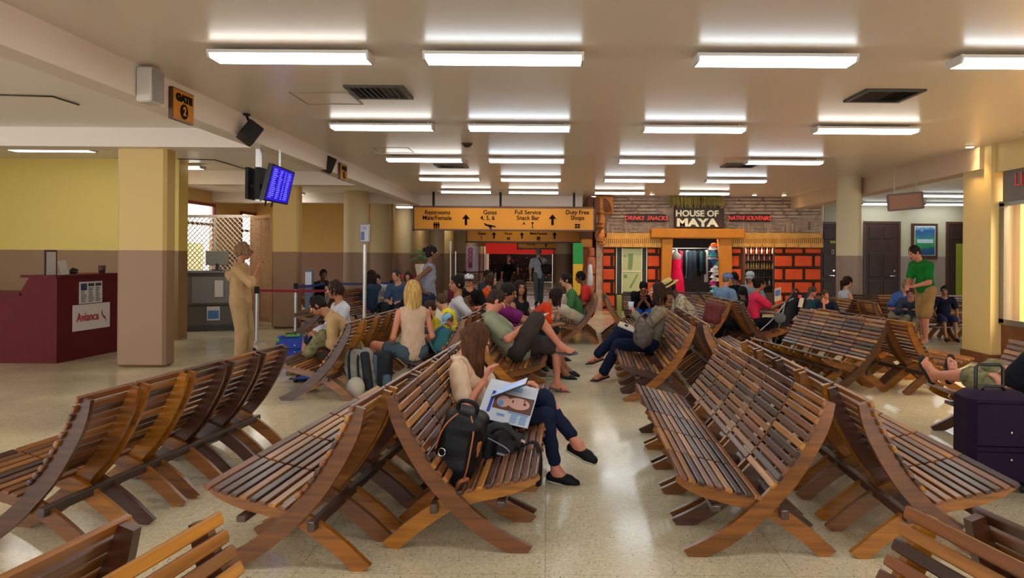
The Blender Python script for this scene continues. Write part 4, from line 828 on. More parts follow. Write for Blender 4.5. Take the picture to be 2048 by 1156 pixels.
# white speaker
Yw = XB * F / un(282, 170)[0]; a, b = P(285, 140, Yw), P(285, 214, Yw); t = thing('wall_speaker', (XB + .1, Yw, b.z), 'large off-white loudspeaker on the long beam before the gate sign', 'speaker'); MB().box((XB + .08, Yw, (a.z + b.z) / 2 + .02), (.14, .2, a.z - b.z - .02), (0, 0, radians(-4)), bev=.012).build('cabinet', mat('speaker_white', '#b8b0a4', .5), t)
MB().box((XB + .153, Yw, (a.z + b.z) / 2 + .02), (.012, .18, a.z - b.z - .05), (0, 0, radians(-4))).build('grille', mat('speaker_grille', '#8a8480', .6, bump=.5, bscale=300), t); MB().tube([(XB + .02, Yw, a.z + .02), (XB + .1, Yw, a.z)], .012, 8).build('bracket', M_metal, t)
def speaker(px, py, Y, s, label, rot, tilt=True):
    c = P(px, py, Y); t = thing('black_speaker', c, label, 'speaker', group='black box speakers along the beam'); R_ = Euler(rot).to_matrix()
    MB().box(c, (s, s * .8, s * 1.25), R_, bev=.012).build('cabinet', mat('black_plastic', '#0c0c0c', .4), t, autosmooth=True); MB().box(c + R_ @ Vector((0, -s * .41, 0)), (s * .9, .01, s * 1.12), R_).build('grille', mat('speaker_cloth', '#1a1a1a', .9), t)
    tp = Vector((c.x - .09, c.y + .1, min(CEIL, c.z + .32))); MB().tube([c + Vector((0, s * .3, s * .3)), tp], .016, 8).lathe(tp - Vector((0, 0, .02)), [(.05, 0), (.05, .02)], 14).build('bracket', M_dark, t)
speaker(500, 266, 9.0, .20, 'tilted black speaker above the blue flight screen', (radians(-20), radians(35), radians(30))); speaker(656, 329, 12.6, .20, 'tilted black speaker beside the distant gate sign', (radians(-15), radians(22), radians(25)))
speaker(727, 360, 15.8, .22, 'upright black speaker, third along the beam', (0, 0, radians(10))); speaker(781, 383, 19.0, .22, 'upright black speaker, last along the beam', (0, 0, radians(6)))
# flight information screen
Y0, Y1 = 9.55, 10.0; A, B, C_, D = P(546, 327, Y0), P(590, 345, Y1), P(575, 410, Y1), P(527, 401, Y0)
fs_ = thing('flight_screen', (A + B + C_ + D) / 4, 'blue flight information screen hanging from the beam on rods', 'screen'); nrm = (B - A).cross(D - A).normalized(); nrm = -nrm if nrm.y > 0 else nrm
def slab(q, d, mb=None, ins=0):
    ctr = sum(q, Vector()) / 4; q = [p.lerp(ctr, ins) for p in q]; vs = q + [p - nrm * d for p in q]; return (mb or MB()).add(vs, [[0, 1, 2, 3], [7, 6, 5, 4], [0, 4, 5, 1], [1, 5, 6, 2], [2, 6, 7, 3], [3, 7, 4, 0]])
slab([A, B, C_, D], .07).build('bezel', mat('black_plastic', '#141414'), fs_); q = [p + nrm * .004 for p in (A, B, C_, D)]; slab(q, .003, ins=.09).build('display', mat('screen_blue', '#1a0ca0', .3, emit=.9), fs_); mb = MB(); rnd = random.Random(1)
ctr = sum((A, B, C_, D), Vector()) / 4; q = [p.lerp(ctr, .1) + nrm * .008 for p in (A, B, C_, D)]
for r_ in range(15):
    for c0, c1 in ((.05, .3), (.36, .52), (.6, .68), (.74, .93)):
        v0_, v1_ = .06 + r_ * .06, .06 + r_ * .06 + .028; c1_ = c0 + (c1 - c0) * rnd.uniform(.6, 1); pt = lambda u_, v_: q[0].lerp(q[1], u_).lerp(q[3].lerp(q[2], u_), v_); Q = [pt(c0, v0_), pt(c1_, v0_), pt(c1_, v1_), pt(c0, v1_)]; mb.add(Q, [[0, 1, 2, 3]])
mb.build('text_rows', mat('screen_text', '#6a6ad8', .3, emit=.7), fs_, fix=False)
back = P(517, 370, 10.1); mb = MB(); mb.bb(back.x - .03, back.x + .03, 10.07, 10.13, back.z - .22, 2.99); mb.bb(back.x + .28, back.x + .3, 10.07, 10.09, back.z + .2, 2.99); mb.build('hanging_rod', M_alu, fs_); mb = MB(); mb.bb(back.x - .1, back.x - .06, 9.9, 10.2, back.z - .2, back.z + .22).bb(back.x + .03, back.x + .09, 9.9, 10.2, back.z - .2, back.z + .22).bb(back.x - .1, back.x + .18, 9.96, 10.0, back.z - .05, back.z + .0)
mb.tube([P(532, 400, 9.8), P(530, 412, 9.8)], .012, 6).tube([P(545, 402, 9.8), P(543, 414, 9.8)], .012, 6); mb.build('mount', M_dark, fs_)
# hanging wooden panel near the doors
Yh = 13.2; a, b = P(1779, 385, Yh), P(1842, 421, Yh); t = thing('notice_board', ((a.x + b.x) / 2, Yh, b.z), 'blank brown wooden board hanging before the dark doors', 'board'); mb = MB(); R_ = Matrix.Rotation(radians(4), 4, 'Y')
cx, cz = (a.x + b.x) / 2, (a.z + b.z) / 2; w_, h_ = b.x - a.x, a.z - b.z - .03; TM = Matrix.Translation((cx, Yh, cz)) @ Matrix.Rotation(radians(-5), 4, 'Y') @ Matrix.Rotation(radians(-20), 4, 'Z'); MB().bb(-w_ / 2, w_ / 2, -.02, .02, -h_ / 2, h_ / 2).xf(TM).build('board', mat('board_brown', '#8a5c3c', .5), t); mb = MB()
for q_ in ((-w_ / 2, w_ / 2, h_ / 2 - .02, h_ / 2 + .01), (-w_ / 2, w_ / 2, -h_ / 2 - .01, -h_ / 2 + .02)): mb.bb(q_[0], q_[1], -.03, .03, q_[2], q_[3])
for x_ in (-w_ / 2, w_ / 2): mb.bb(x_ - .015, x_ + .015, -.03, .03, -h_ / 2, h_ / 2)
mb.xf(TM).build('frame', M_signf, t); MB().cyl((cx - w_ * .35, Yh, cz + h_ / 2), (cx - w_ * .35, Yh, CEIL), .006).cyl((cx + w_ * .35, Yh, cz + h_ / 2), (cx + w_ * .35, Yh, CEIL), .006).build('hanging_wire', M_metal, t)
# small ceiling fittings
for px, py, lb in ((934, 287, 'round flush ceiling disc between light rows'), (880, 398, 'small dome camera above the widest sign')):
    u, v = un(px, py); Y = min(-1.68 * F / v, 20); tag(MB().lathe((u * Y / F, Y, CEIL - .03), [(.03, -.03), (.07, 0), (.09, .03)], 20).build('ceiling_disc', M_vent if px > 900 else M_white, smooth=True), lb, 'fitting')

for i, pts in enumerate((((0, 190), (105, 193), (158, 210)), ((356, 318), (430, 320), (500, 341)))):
    q = [G(a, b, CEIL - .012) for a, b in pts]; tag(MB().tube(q, .009, 6).build('ceiling_conduit', M_vent, smooth=True), 'thin dark conduit along the ceiling %s' % ('above the red desk' if i == 0 else 'leading to the flight screen'), 'conduit')
# ================================================================ soft-surface engine: smooth union of rounded limbs -> one continuous mesh
class Blob:
    def __init__(s, v, k=.02): s.v = v; s.k = k; s.p = []
    def cap(s, a, b, ra, rb=None, sq=None, k=None):   # sq = (direction, factor) flattens the limb along a direction
        s.p.append(('c', np.array(a, float), np.array(b, float), ra, ra if rb is None else rb, sq, k)); return s
    def ell(s, c, r, R=None, k=None, sub=False): s.p.append(('s' if sub else 'e', np.array(c, float), np.array(R if R is not None else np.eye(3), float), np.array(r, float), None, None, k)); return s
    def box(s, c, h, R=None, rd=.03, k=None): s.p.append(('b', np.array(c, float), np.array(R if R is not None else np.eye(3), float), np.array(h, float), rd, None, k)); return s
    def path(s, pts, rs, k=None, sq=None):
        if not isinstance(rs, (list, tuple)): rs = [rs] * len(pts)
        for i in range(len(pts) - 1): s.cap(pts[i], pts[i + 1], rs[i], rs[i + 1], sq, k)
        return s
    def mesh(s, noise=0., nsc=30., seed=0, fold=None):
        v = s.v; lo = np.full(3, 1e9); hi = -lo
        def bb(p):
            if p[0] == 'c': r = max(p[3], p[4]); return np.minimum(p[1], p[2]) - r, np.maximum(p[1], p[2]) + r
            r = np.linalg.norm(p[3]) if p[0] == 'b' else max(p[3]); return p[1] - r, p[1] + r
        for p in s.p:
            if p[0] == 's': continue
            a, b = bb(p); lo = np.minimum(lo, a); hi = np.maximum(hi, b)
        lo -= 3 * v + s.k * .5; hi += 3 * v + s.k * .5; n = np.ceil((hi - lo) / v).astype(int) + 1
        D = np.full(n, 1.0, np.float32)
        for p in s.p:
            k = p[6] if p[6] is not None else s.k; a, b = bb(p); m = k + 2 * v + .01
            i0 = np.maximum(((a - m - lo) / v).astype(int), 0); i1 = np.minimum(((b + m - lo) / v).astype(int) + 2, n)
            if (i1 <= i0).any(): continue
            X = (lo[0] + v * np.arange(i0[0], i1[0], dtype=np.float32))[:, None, None]; Y = (lo[1] + v * np.arange(i0[1], i1[1], dtype=np.float32))[None, :, None]; Z = (lo[2] + v * np.arange(i0[2], i1[2], dtype=np.float32))[None, None, :]
            if p[0] == 'c':
                A, B = p[1], p[2]; x, y, z = X - A[0], Y - A[1], Z - A[2]; ab = B - A; L2 = max(ab @ ab, 1e-9)
                t = np.clip((x * ab[0] + y * ab[1] + z * ab[2]) / L2, 0, 1); x = x - t * ab[0]; y = y - t * ab[1]; z = z - t * ab[2]
                if p[5] is not None:
                    q = np.array(p[5][0], float); q /= np.linalg.norm(q); f = (1 / p[5][1] - 1); dq = (x * q[0] + y * q[1] + z * q[2]) * f; x = x + dq * q[0]; y = y + dq * q[1]; z = z + dq * q[2]
                    d = (np.sqrt(x * x + y * y + z * z) - (p[3] + (p[4] - p[3]) * t)) * min(1, p[5][1] + .25)
                else: d = np.sqrt(x * x + y * y + z * z) - (p[3] + (p[4] - p[3]) * t)
            else:
                R = p[2]; x, y, z = X - p[1][0], Y - p[1][1], Z - p[1][2]; u = [x * R[0, i] + y * R[1, i] + z * R[2, i] for i in range(3)]
                if p[0] == 'b':
                    q = [np.abs(u[i]) - (p[3][i] - p[4]) for i in range(3)]; d = np.sqrt(sum(np.maximum(c, 0) ** 2 for c in q)) + np.minimum(np.maximum(np.maximum(q[0], q[1]), q[2]), 0) - p[4]
                else:
                    r = p[3]; k0 = np.sqrt(sum((u[i] / r[i]) ** 2 for i in range(3))); k1 = np.sqrt(sum((u[i] / r[i] ** 2) ** 2 for i in range(3))) + 1e-6; d = k0 * (k0 - 1) / k1
            S = D[i0[0]:i1[0], i0[1]:i1[1], i0[2]:i1[2]]
            if p[0] == 's': kk = max(k, 1e-4) * .5; h = np.clip(.5 - .5 * (S + d) / kk, 0, 1); D[i0[0]:i1[0], i0[1]:i1[1], i0[2]:i1[2]] = S * (1 - h) + (-d) * h + kk * h * (1 - h)
            else: kk = max(k, 1e-4); h = np.clip(.5 + .5 * (S - d) / kk, 0, 1); D[i0[0]:i1[0], i0[1]:i1[1], i0[2]:i1[2]] = S + (d - S) * h - kk * h * (1 - h)
        if noise:
            rs = np.random.RandomState(seed); X = lo[0] + v * np.arange(n[0]); Y = lo[1] + v * np.arange(n[1]); Z = lo[2] + v * np.arange(n[2]); N = 0
            for j in range(4):
                w = rs.normal(size=3) * nsc * (.5 + .35 * j); 
                if fold is not None: w = w * np.array(fold)
                ph = rs.uniform(0, 6.3); N = N + np.sin((w[0] * X)[:, None, None] + (w[1] * Y)[None, :, None] + (w[2] * Z)[None, None, :] + ph)
            D = D + (noise * .5) * N.astype(np.float32)
        return surf_net(D, lo, v)
def surf_net(D, lo, v):
    S = D < 0; n = D.shape; c = [S[i:n[0] - 1 + i, j:n[1] - 1 + j, k:n[2] - 1 + k] for i in (0, 1) for j in (0, 1) for k in (0, 1)]
    cnt = sum(a.astype(np.int8) for a in c); act = (cnt > 0) & (cnt < 8); idx = np.argwhere(act); ids = np.full(act.shape, -1, np.int32); ids[act] = np.arange(len(idx))
    off = np.array([(i, j, k) for i in (0, 1) for j in (0, 1) for k in (0, 1)]); V = np.stack([D[idx[:, 0] + o[0], idx[:, 1] + o[1], idx[:, 2] + o[2]] for o in off], 1)
    P_ = np.zeros((len(idx), 3)); C = np.zeros(len(idx))
    for a in range(8):
        for b in range(a + 1, 8):
            if abs(off[a] - off[b]).sum() != 1: continue
            m = (V[:, a] < 0) != (V[:, b] < 0); t = V[m, a] / (V[m, a] - V[m, b]); P_[m] += off[a] + t[:, None] * (off[b] - off[a]); C[m] += 1
    P_ = lo + v * (idx + P_ / C[:, None]); F_ = []
    for ax in range(3):
        o1, o2 = [(1, 2), (2, 0), (0, 1)][ax]; sl0 = [slice(None)] * 3; sl1 = [slice(None)] * 3; sl0[ax] = slice(0, -1); sl1[ax] = slice(1, None)
        A, B = S[tuple(sl0)], S[tuple(sl1)]; e = np.argwhere(A != B); e = e[(e[:, o1] > 0) & (e[:, o2] > 0) & (e[:, o1] < n[o1] - 1) & (e[:, o2] < n[o2] - 1)]
        if not len(e): continue
        fl_ = A[e[:, 0], e[:, 1], e[:, 2]]
        def g(d1, d2): q = e.copy(); q[:, o1] -= d1; q[:, o2] -= d2; return ids[q[:, 0], q[:, 1], q[:, 2]]
        Q = np.stack([g(1, 1), g(0, 1), g(0, 0), g(1, 0)], 1); Q[~fl_] = Q[~fl_][:, ::-1]; F_.append(Q)
    return P_, np.concatenate(F_)
def np_mesh(name, VF, mats, matidx=None):
    V_, F_ = VF; me = bpy.data.meshes.new(name); me.vertices.add(len(V_)); me.vertices.foreach_set('co', V_.astype(np.float32).ravel()); me.loops.add(F_.size); me.loops.foreach_set('vertex_index', F_.astype(np.int32).ravel())
    me.polygons.add(len(F_)); me.polygons.foreach_set('loop_start', np.arange(0, F_.size, 4, dtype=np.int32)); me.polygons.foreach_set('loop_total', np.full(len(F_), 4, np.int32)); me.polygons.foreach_set('use_smooth', np.ones(len(F_), bool))
    for m in (mats if isinstance(mats, (list, tuple)) else [mats]): me.materials.append(m)
    if matidx is not None: me.polygons.foreach_set('material_index', matidx.astype(np.int32))
    me.update(calc_edges=True); me.validate(); return me
def add_np(name, VF, mats, parent, matidx=None, label=None):
    o = bpy.data.objects.new(name, np_mesh(name, VF, mats, matidx)); COL.objects.link(o)
    if parent is not None: o.parent = parent
    if label: o['label'] = label
    return o
# ================================================================ people
def ik(a, t, l1, l2, pole):
    a, t, pole = Vector(a), Vector(t), Vector(pole); d = t - a; L_ = min(d.length, (l1 + l2) * .995); dr = d.normalized(); x = (l1 * l1 - l2 * l2 + L_ * L_) / (2 * L_); h = math.sqrt(max(l1 * l1 - x * x, 0)); q = pole - dr * pole.dot(dr); q = q.normalized() if q.length > 1e-5 else Vector((0, 0, 1)); return a + dr * x + q * h, a + dr * L_
SKIN = {'fair': '#c08a6c', 'tan': '#9a6242', 'brown': '#6a4028', 'dark': '#3c241a', 'pink': '#c47c60'}
def skin_m(k):
    m = mat('skin_' + k, SKIN[k], .5, bump=.05, bscale=120); b = m.node_tree.nodes['Principled BSDF']; b.inputs['Subsurface Weight'].default_value = .12; b.inputs['Subsurface Radius'].default_value = (.02, .008, .005); return m
def hair_m(c): return mat('hair_' + c, c, .65, bump=.5, bscale=60, stretch=(3, 3, .4), vary=.5, vscale=14, spec=.15)
SEED = [0]
def person(label, px, Y, face, H=1.7, hip=.46, lean=-15, bend=10, side=0, head=(10, 0, 0), rh=(.12, .28, .62), lh=(-.12, .28, .62), rf=(.11, .48, .08), lf=(-.11, .48, .08), rtoe=None, ltoe=None, re=None, le=None, rk=None, lk=None,
           top=('#888888', 'short'), bot=('#334455', 'long'), shoe=('#222222', 'shoe'), hair=('#2a1a12', 'short'), skin='fair', fem=False, v=.012, X=None, rhd=None, lhd=None, curl=.5, glasses=False, off=(0, 0), z0=0.0, group=None, tw=0, w=1.0):
    SEED[0] += 1; sd = SEED[0]; Xw = (px - VX) * Y / F if X is None else X; root = thing('person', (Xw, Y, z0), label, 'person', -radians(face), group)
    s = H / 1.75; Vc = Vector; f = lambda t: Vc(t); fem_ = fem
    pel = Vc((0, 0, hip)); la, lb = radians(lean), radians(lean + bend); sl = radians(side)
    def up(a, l): q = Vc((sin(sl) * cos(a), sin(a), cos(a) * cos(sl))); return q.normalized() * l
    mid = pel + up(la, .24 * s); neck = mid + up(lb, .27 * s); fw = Vc((0, cos(lb), -sin(lb))); upv = up(lb, 1)
    yaw_t = radians(tw); rt = Vc((cos(yaw_t), sin(yaw_t), 0)); rt = (rt - upv * rt.dot(upv)).normalized(); fwd = upv.cross(rt)
    sw = (.165 if fem_ else .19) * s; hw = (.10 if fem_ else .092) * s
    shR, shL = neck + rt * sw - upv * .055 * s, neck - rt * sw - upv * .055 * s; hpR, hpL = pel + Vc((hw, 0, 0)), pel - Vc((hw, 0, 0))
    Hm = Euler((-radians(head[0]), radians(head[2]), -radians(head[1]))).to_matrix()
    hb = neck + upv * .05 * s * 1 + Hm @ Vc((0, .012, .045)) * s; hc = hb + Hm @ Vc((0, .02, .115)) * s; HN = np.array(Hm)
    hp = lambda x, y, z: hc + Hm @ Vc((x, y, z)) * s
    down = Vc((0, 0, -1))
    eR, wR = ik(shR, f(rh), .29 * s, .255 * s, re or (.6, -.6, -.8)); eL, wL = ik(shL, f(lh), .29 * s, .255 * s, le or (-.6, -.6, -.8))
    kR, aR = ik(hpR, f(rf), .43 * s, .42 * s, rk or (.12, .6, 1)); kL, aL = ik(hpL, f(lf), .43 * s, .42 * s, lk or (-.12, .6, 1))
    tR = Vc(rtoe) if rtoe else Vc((.12, 1, -.22)); tL = Vc(ltoe) if ltoe else Vc((-.12, 1, -.22)); tR.normalize(); tL.normalize(); r = lambda x: x * s
    # ---- body
    B = Blob(v, .022 * s); kk = .03 * s
    B.ell(hc + Hm @ Vc((0, -.008, .012)) * s, (r(.074), r(.093), r(.098)), HN).ell(hp(0, .022, -.045), (r(.058), r(.066), r(.062)), HN, k=kk).ell(hp(0, .055, -.088), (r(.026), r(.024), r(.02)), HN, k=kk)
    B.cap(hp(0, .088, .012), hp(0, .112, -.022), r(.009), r(.014), k=.012).ell(hp(0, .098, -.05), (r(.024), r(.010), r(.009)), HN, k=.008).ell(hp(0, .086, .028), (r(.05), r(.012), r(.010)), HN, k=.016)
    if v < .01:
        for sx in (-1, 1): B.ell(hp(sx * .031, .104, .005), (r(.017), r(.013), r(.010)), HN, k=.008, sub=True).ell(hp(sx * .031, .083, .005), (r(.0125),) * 3, HN, k=.002)
    for sx in (-1, 1): B.ell(hp(sx * .077, -.004, -.005), (r(.010), r(.02), r(.032)), HN, k=.008)
    B.cap(neck - upv * .03 * s, hb + Hm @ Vc((0, -.005, .03)) * s, r(.054 if fem_ else .062), r(.05 if fem_ else .056), k=kk)
    bd = (fwd, .62); gw = (w - 1) * .11 * s; B.cap(pel, mid, r(.135), r(.118), bd).cap(mid, neck - upv * .11 * s, r(.118), r(.14), bd).cap(shR - rt * .02, shL + rt * .02, r(.05), k=.05 * s).cap(neck - upv * .05 * s + rt * .07 * s, neck - upv * .05 * s - rt * .07 * s, r(.055), k=.05)
    for hp_, kn, an in ((hpR, kR, aR), (hpL, kL, aL)):
        B.cap(hp_, kn, r(.078), r(.056), k=.03); B.cap(kn, an, r(.053), r(.034)); B.cap(kn.lerp(an, .18), kn.lerp(an, .5), r(.05), r(.04)); B.ell(an, (r(.036),) * 3)
    feet = []
    for an, t in ((aR, tR), (aL, tL)):
        shd = ((kR if an is aR else kL) - an).normalized(); nn = (shd - t * shd.dot(t)).normalized(); sd_ = t.cross(nn); heel = an - nn * .045 * s - t * .035 * s; toe = an + t * .155 * s - nn * .058 * s; ball = an + t * .10 * s - nn * .052 * s; feet.append((an, t, nn, sd_, heel, ball, toe))
        B.cap(heel, ball, r(.030), r(.034), k=.03); B.cap(an + t * .01, ball, r(.032), r(.026), k=.03)
        if shoe[1] in ('sandal', 'bare'):
            for j in range(5): q = toe + sd_ * (j - 2) * .0165 * s * (1 if an is aR else -1) - t * abs(j - .6) * .008 * s; B.cap(ball + sd_ * (j - 2) * .015 * s, q, r(.016), r(.0125 if j else .0145), k=.006)
        else: B.cap(ball, toe, r(.034), r(.026))
    for sh, e, wq, hd, sg in ((shR, eR, wR, rhd, 1), (shL, eL, wL, lhd, -1)):
        B.cap(sh, e, r(.047 if not fem_ else .041), r(.038 if not fem_ else .034)); B.cap(e, wq, r(.039 if not fem_ else .034), r(.026 if not fem_ else .023), k=.018); B.cap(e.lerp(wq, .1), e.lerp(wq, .4), r(.04 if not fem_ else .034), r(.034 if not fem_ else .029))
        h = Vc(hd).normalized() if hd else (wq - e).normalized(); nrm = Vc((0, 0, -1)) - h * Vc((0, 0, -1)).dot(h)
        if nrm.length < .25: nrm = Vc((0, -1, 0)) - h * Vc((0, -1, 0)).dot(h)
        nrm.normalize(); ac = h.cross(nrm) * sg; pe = wq + h * .082 * s; fr = max(r(.0088), v * .72)
        B.cap(wq + h * .02 * s, pe - h * .01, r(.034), r(.040), (nrm, .42), k=.012)
        for j, fl_ in enumerate((.072, .08, .075, .058)):
            b0 = pe + ac * (-.028 + .0187 * j) * s * -1; c1 = curl * .9; m_ = b0 + (h * cos(c1) + nrm * sin(c1)) * fl_ * .55 * s; c2 = curl * 1.9; e_ = m_ + (h * cos(c2) + nrm * sin(c2)) * fl_ * .5 * s
            B.cap(b0 - h * .012, m_, fr * 1.08, fr, k=.005); B.cap(m_, e_, fr, fr * .82, k=.003)
        tb = wq + h * .028 * s + ac * .03 * s; tm = tb + (ac * .8 + h * .6 + nrm * .35).normalized() * .042 * s; B.cap(tb, tm, fr * 1.45, fr * 1.15, k=.008); B.cap(tm, tm + (h * .9 + nrm * .45 * curl + ac * .15).normalized() * .03 * s, fr * 1.1, fr * .85, k=.003)
    VF = B.mesh(); mats = [skin_m(skin)]; mi = None
    if v <= .0125:
        cen = VF[0][VF[1]].mean(1); L = (cen - np.array(hc)) @ HN / s; ax, y, z = np.abs(L[:, 0]), L[:, 1], L[:, 2]; mi = np.zeros(len(cen), int); fr_ = y > .055
        mi[fr_ & (ax < .023) & (z > -.059) & (z < -.042)] = 1; mi[fr_ & (np.abs(z - .029 + (ax - .03) ** 2 * 8) < .0045) & (ax > .013) & (ax < .05)] = 2
        if v < .01: mi[fr_ & ((ax - .031) ** 2 / .013 ** 2 + (z - .005) ** 2 / .0065 ** 2 < 1)] = 3; mi[fr_ & ((ax - .031) ** 2 + (z - .005) ** 2 < .0058 ** 2)] = 2
        else: mi[fr_ & (((ax - .031) / .013) ** 2 + ((z - .006) / .007) ** 2 < 1)] = 2
        mats += [mat('lips', '#8c4038' if skin in ('fair', 'pink') else '#6a3028', .45), mat('brow_dark', '#1c120c', .6), mat('eye_white', '#c8c0b8', .3)]
    add_np('body', VF, mats, root, mi)
    # ---- top
    def grow(M, g): pass
    if top:
        tc_, sl_ = top[0], top[1]; T = Blob(v, .03 * s); g = (.013 if v < .012 else .018) ; hemz = .02
        T.cap(pel + up(la, hemz * s), mid, r(.152) + g + gw, r(.128) + g + gw, (fwd, .70)).cap(mid, neck - upv * .11 * s, r(.125) + g + gw, r(.145) + g + gw * .5, bd).cap(shR - rt * .035 * s, shL + rt * .035 * s, r(.052) + g * .8, k=.06 * s)
        if sl_ == 'tank': T.ell(shR + rt * .03 * s, (r(.05), r(.12), r(.10)), None, k=.02, sub=True).ell(shL - rt * .03 * s, (r(.05), r(.12), r(.10)), None, k=.02, sub=True)
        if fem_: 
            for sx in (-1, 1): T.ell(neck - upv * .19 * s + rt * sx * .075 * s + fwd * .085 * s, (r(.062), r(.05), r(.06)), None, k=.04)
        else: T.ell(pel + up(la, .1 * s) + Vc((0, .045 * s, 0)), (r(.12), r(.085), r(.11)), None, k=.06)
        fr_ = {'short': .62, 'long': 1., 'tank': 0, 'half': .95, 'roll': 1}[sl_]
        for sh, e, w in ((shR, eR, wR), (shL, eL, wL)):
            if sl_ == 'short': T.cap(sh, sh.lerp(e, .66), r(.056) + g, r(.056) + g * 1.2)
            elif sl_ == 'half': T.cap(sh, sh.lerp(e, .92), r(.058) + g, r(.062) + g * 1.2)
            elif sl_ == 'long': T.cap(sh, e, r(.052) + g, r(.046) + g).cap(e, e.lerp(w, .95), r(.046) + g, r(.033) + g)
            elif sl_ == 'roll': T.cap(sh, e, r(.056) + g, r(.052) + g).cap(e, e.lerp(w, .2), r(.052) + g, r(.046) + g)
        T.ell(neck + upv * .045 * s + fwd * .03 * s, (r(.072), r(.075), r(.075)), HN, k=.012, sub=True)
        tm_ = MATS[tc_] if tc_ in MATS else cloth(tc_); to = add_np('top', T.mesh(noise=.0045 if v < .012 else .006, nsc=34, seed=sd), tm_, root)
        if len(top) > 2 and top[2] == 'collar':
            C = Blob(v, .01); 
            for a in range(9):
                t0, t1 = (a / 9 * 1.75 - .875 - .5) * pi, ((a + 1) / 9 * 1.75 - .875 - .5) * pi; q = lambda t: neck + upv * (.025 - .012 * sin(-t)) * s + (rt * cos(t) + fwd * -sin(t)) * .075 * s; C.cap(q(t0), q(t1), r(.013), k=.01, sq=(upv, 1.7))
            add_np('collar', C.mesh(), tm_, to)
    # ---- bottom
    if bot:
        T = Blob(v, .03 * s); g = (.012 if v < .012 else .016); gp = gw * .7; g += gw * .3
        T.cap(pel + up(la, .07 * s), pel - Vc((0, 0, .0)), r(.128) + g + gp, r(.142) + g + gp, (Vc((0, 1, 0)), .68)).cap(hpR, hpL, r(.085) + g, k=.05)
        fr_ = bot[1]
        for h_, kn, an in ((hpR, kR, aR), (hpL, kL, aL)):
            if fr_ == 'mini': T.cap(h_, h_.lerp(kn, .5), r(.084) + g, r(.082) + g)
            elif fr_ == 'short': T.cap(h_, h_.lerp(kn, .92), r(.084) + g, r(.076) + g * 1.3)
            elif fr_ == 'capri': T.cap(h_, kn, r(.080) + g, r(.056) + g).cap(kn, kn.lerp(an, .74), r(.055) + g, r(.042) + g)
            elif fr_ == 'slim': T.cap(h_, kn, r(.078) + g * .7, r(.054) + g * .7).cap(kn, kn.lerp(an, .80), r(.053) + g * .7, r(.038) + g * .7)
            else: T.cap(h_, kn, r(.084) + g, r(.066) + g).cap(kn, kn.lerp(an, .97), r(.064) + g, r(.055) + g)
        if fr_ == 'skirt': T.cap(pel + Vc((0, .1, -.03)), (kR + kL) / 2, r(.13), r(.14), (Vc((0, .3, 1)), .7), k=.05)
        bm_ = MATS[bot[0]] if bot[0] in MATS else cloth(bot[0]); add_np('trousers' if fr_ in ('long', 'slim', 'capri') else 'shorts' if fr_ != 'skirt' else 'skirt', T.mesh(noise=.004, nsc=36, seed=sd + 50), bm_, root)
    # ---- shoes
    if shoe and shoe[1] != 'bare':
        for an, t, nn, sd_, heel, ball, toe in feet:
            if shoe[1] == 'shoe':
                S_ = Blob(v, .02); S_.cap(heel, ball, r(.037), r(.041)).cap(ball, toe, r(.041), r(.032)).cap(an - nn * .02 * s - t * .012 * s, ball + nn * .01 * s, r(.034), r(.030)).ell(an + nn * .035 * s - t * .01, (r(.038), r(.038), r(.034)), None, k=.01, sub=True); so = add_np('shoe', S_.mesh(), mat('shoe_' + shoe[0], shoe[0], .6, spec=.2), root)
                if len(shoe) > 2: Q = Blob(v, .01); o_ = nn * .030 * s; Q.cap(heel - o_, ball - o_, r(.038), r(.043), (nn, .33)).cap(ball - o_, toe - o_ * .75, r(.043), r(.034), (nn, .33)); add_np('sole', Q.mesh(), mat('sole_' + shoe[2], shoe[2], .6), so)
            else:
                Q = Blob(min(v, .008), .01); o_ = nn * .040 * s; Q.cap(heel - o_ * .9 - t * .005, ball - o_, r(.040), r(.047), (nn, .22)).cap(ball - o_, toe - o_ * .5 + t * .008, r(.047), r(.042), (nn, .22)); so = add_np('flip_flop', Q.mesh(), mat('shoe_' + shoe[0], shoe[0], .7), root)
                Q = Blob(min(v, .007), .004); top_ = ball + nn * .030 * s - t * .012 * s; tt = toe - t * .03 * s - nn * .005 * s
                for q in (1, -1): Q.path([tt, top_ + sd_ * q * .010 * s, ball + sd_ * q * .042 * s - t * .05 * s - nn * .012 * s], r(.0075))
                add_np('strap', Q.mesh(), mat('strap_' + (shoe[2] if len(shoe) > 2 else shoe[0]), shoe[2] if len(shoe) > 2 else shoe[0], .6), so)
    # ---- hair
    hcx, hst = hair[0], hair[1]; hl = hair[2] if len(hair) > 2 else .2
    if hst != 'bald':
        Q = Blob(v, .012); th_ = .0 if v < .01 else .004
        Q.ell(hp(0, -.018, .020), (r(.083) + th_, r(.099) + th_, r(.104) + th_), HN)
        if hst in ('long', 'pony', 'bun', 'bob'): Q.ell(hp(0, -.05, -.02), (r(.076), r(.06), r(.08)), HN, k=.03)
        else: Q.ell(hp(0, -.052, -.028), (r(.066), r(.05), r(.05)), HN, k=.03)
        Q.ell(hp(0, .105, -.030), (r(.070), r(.085), r(.085)), HN, k=.012, sub=True).ell(hp(0, .12, .02), (r(.058), r(.055), r(.055)), HN, k=.012, sub=True).ell(hp(0, .03, -.13), (r(.12), r(.12), r(.075)), HN, k=.012, sub=True)
        if hst == 'pony': Q.path([hp(0, -.105, .01), hp(0, -.14, -.03), hp(0, -.135, -.10), hp(0, -.12, -.19)], [r(.022), r(.034), r(.03), r(.012)])
        if hst == 'bun': Q.ell(hp(0, -.12, .04), (r(.042),) * 3, HN)
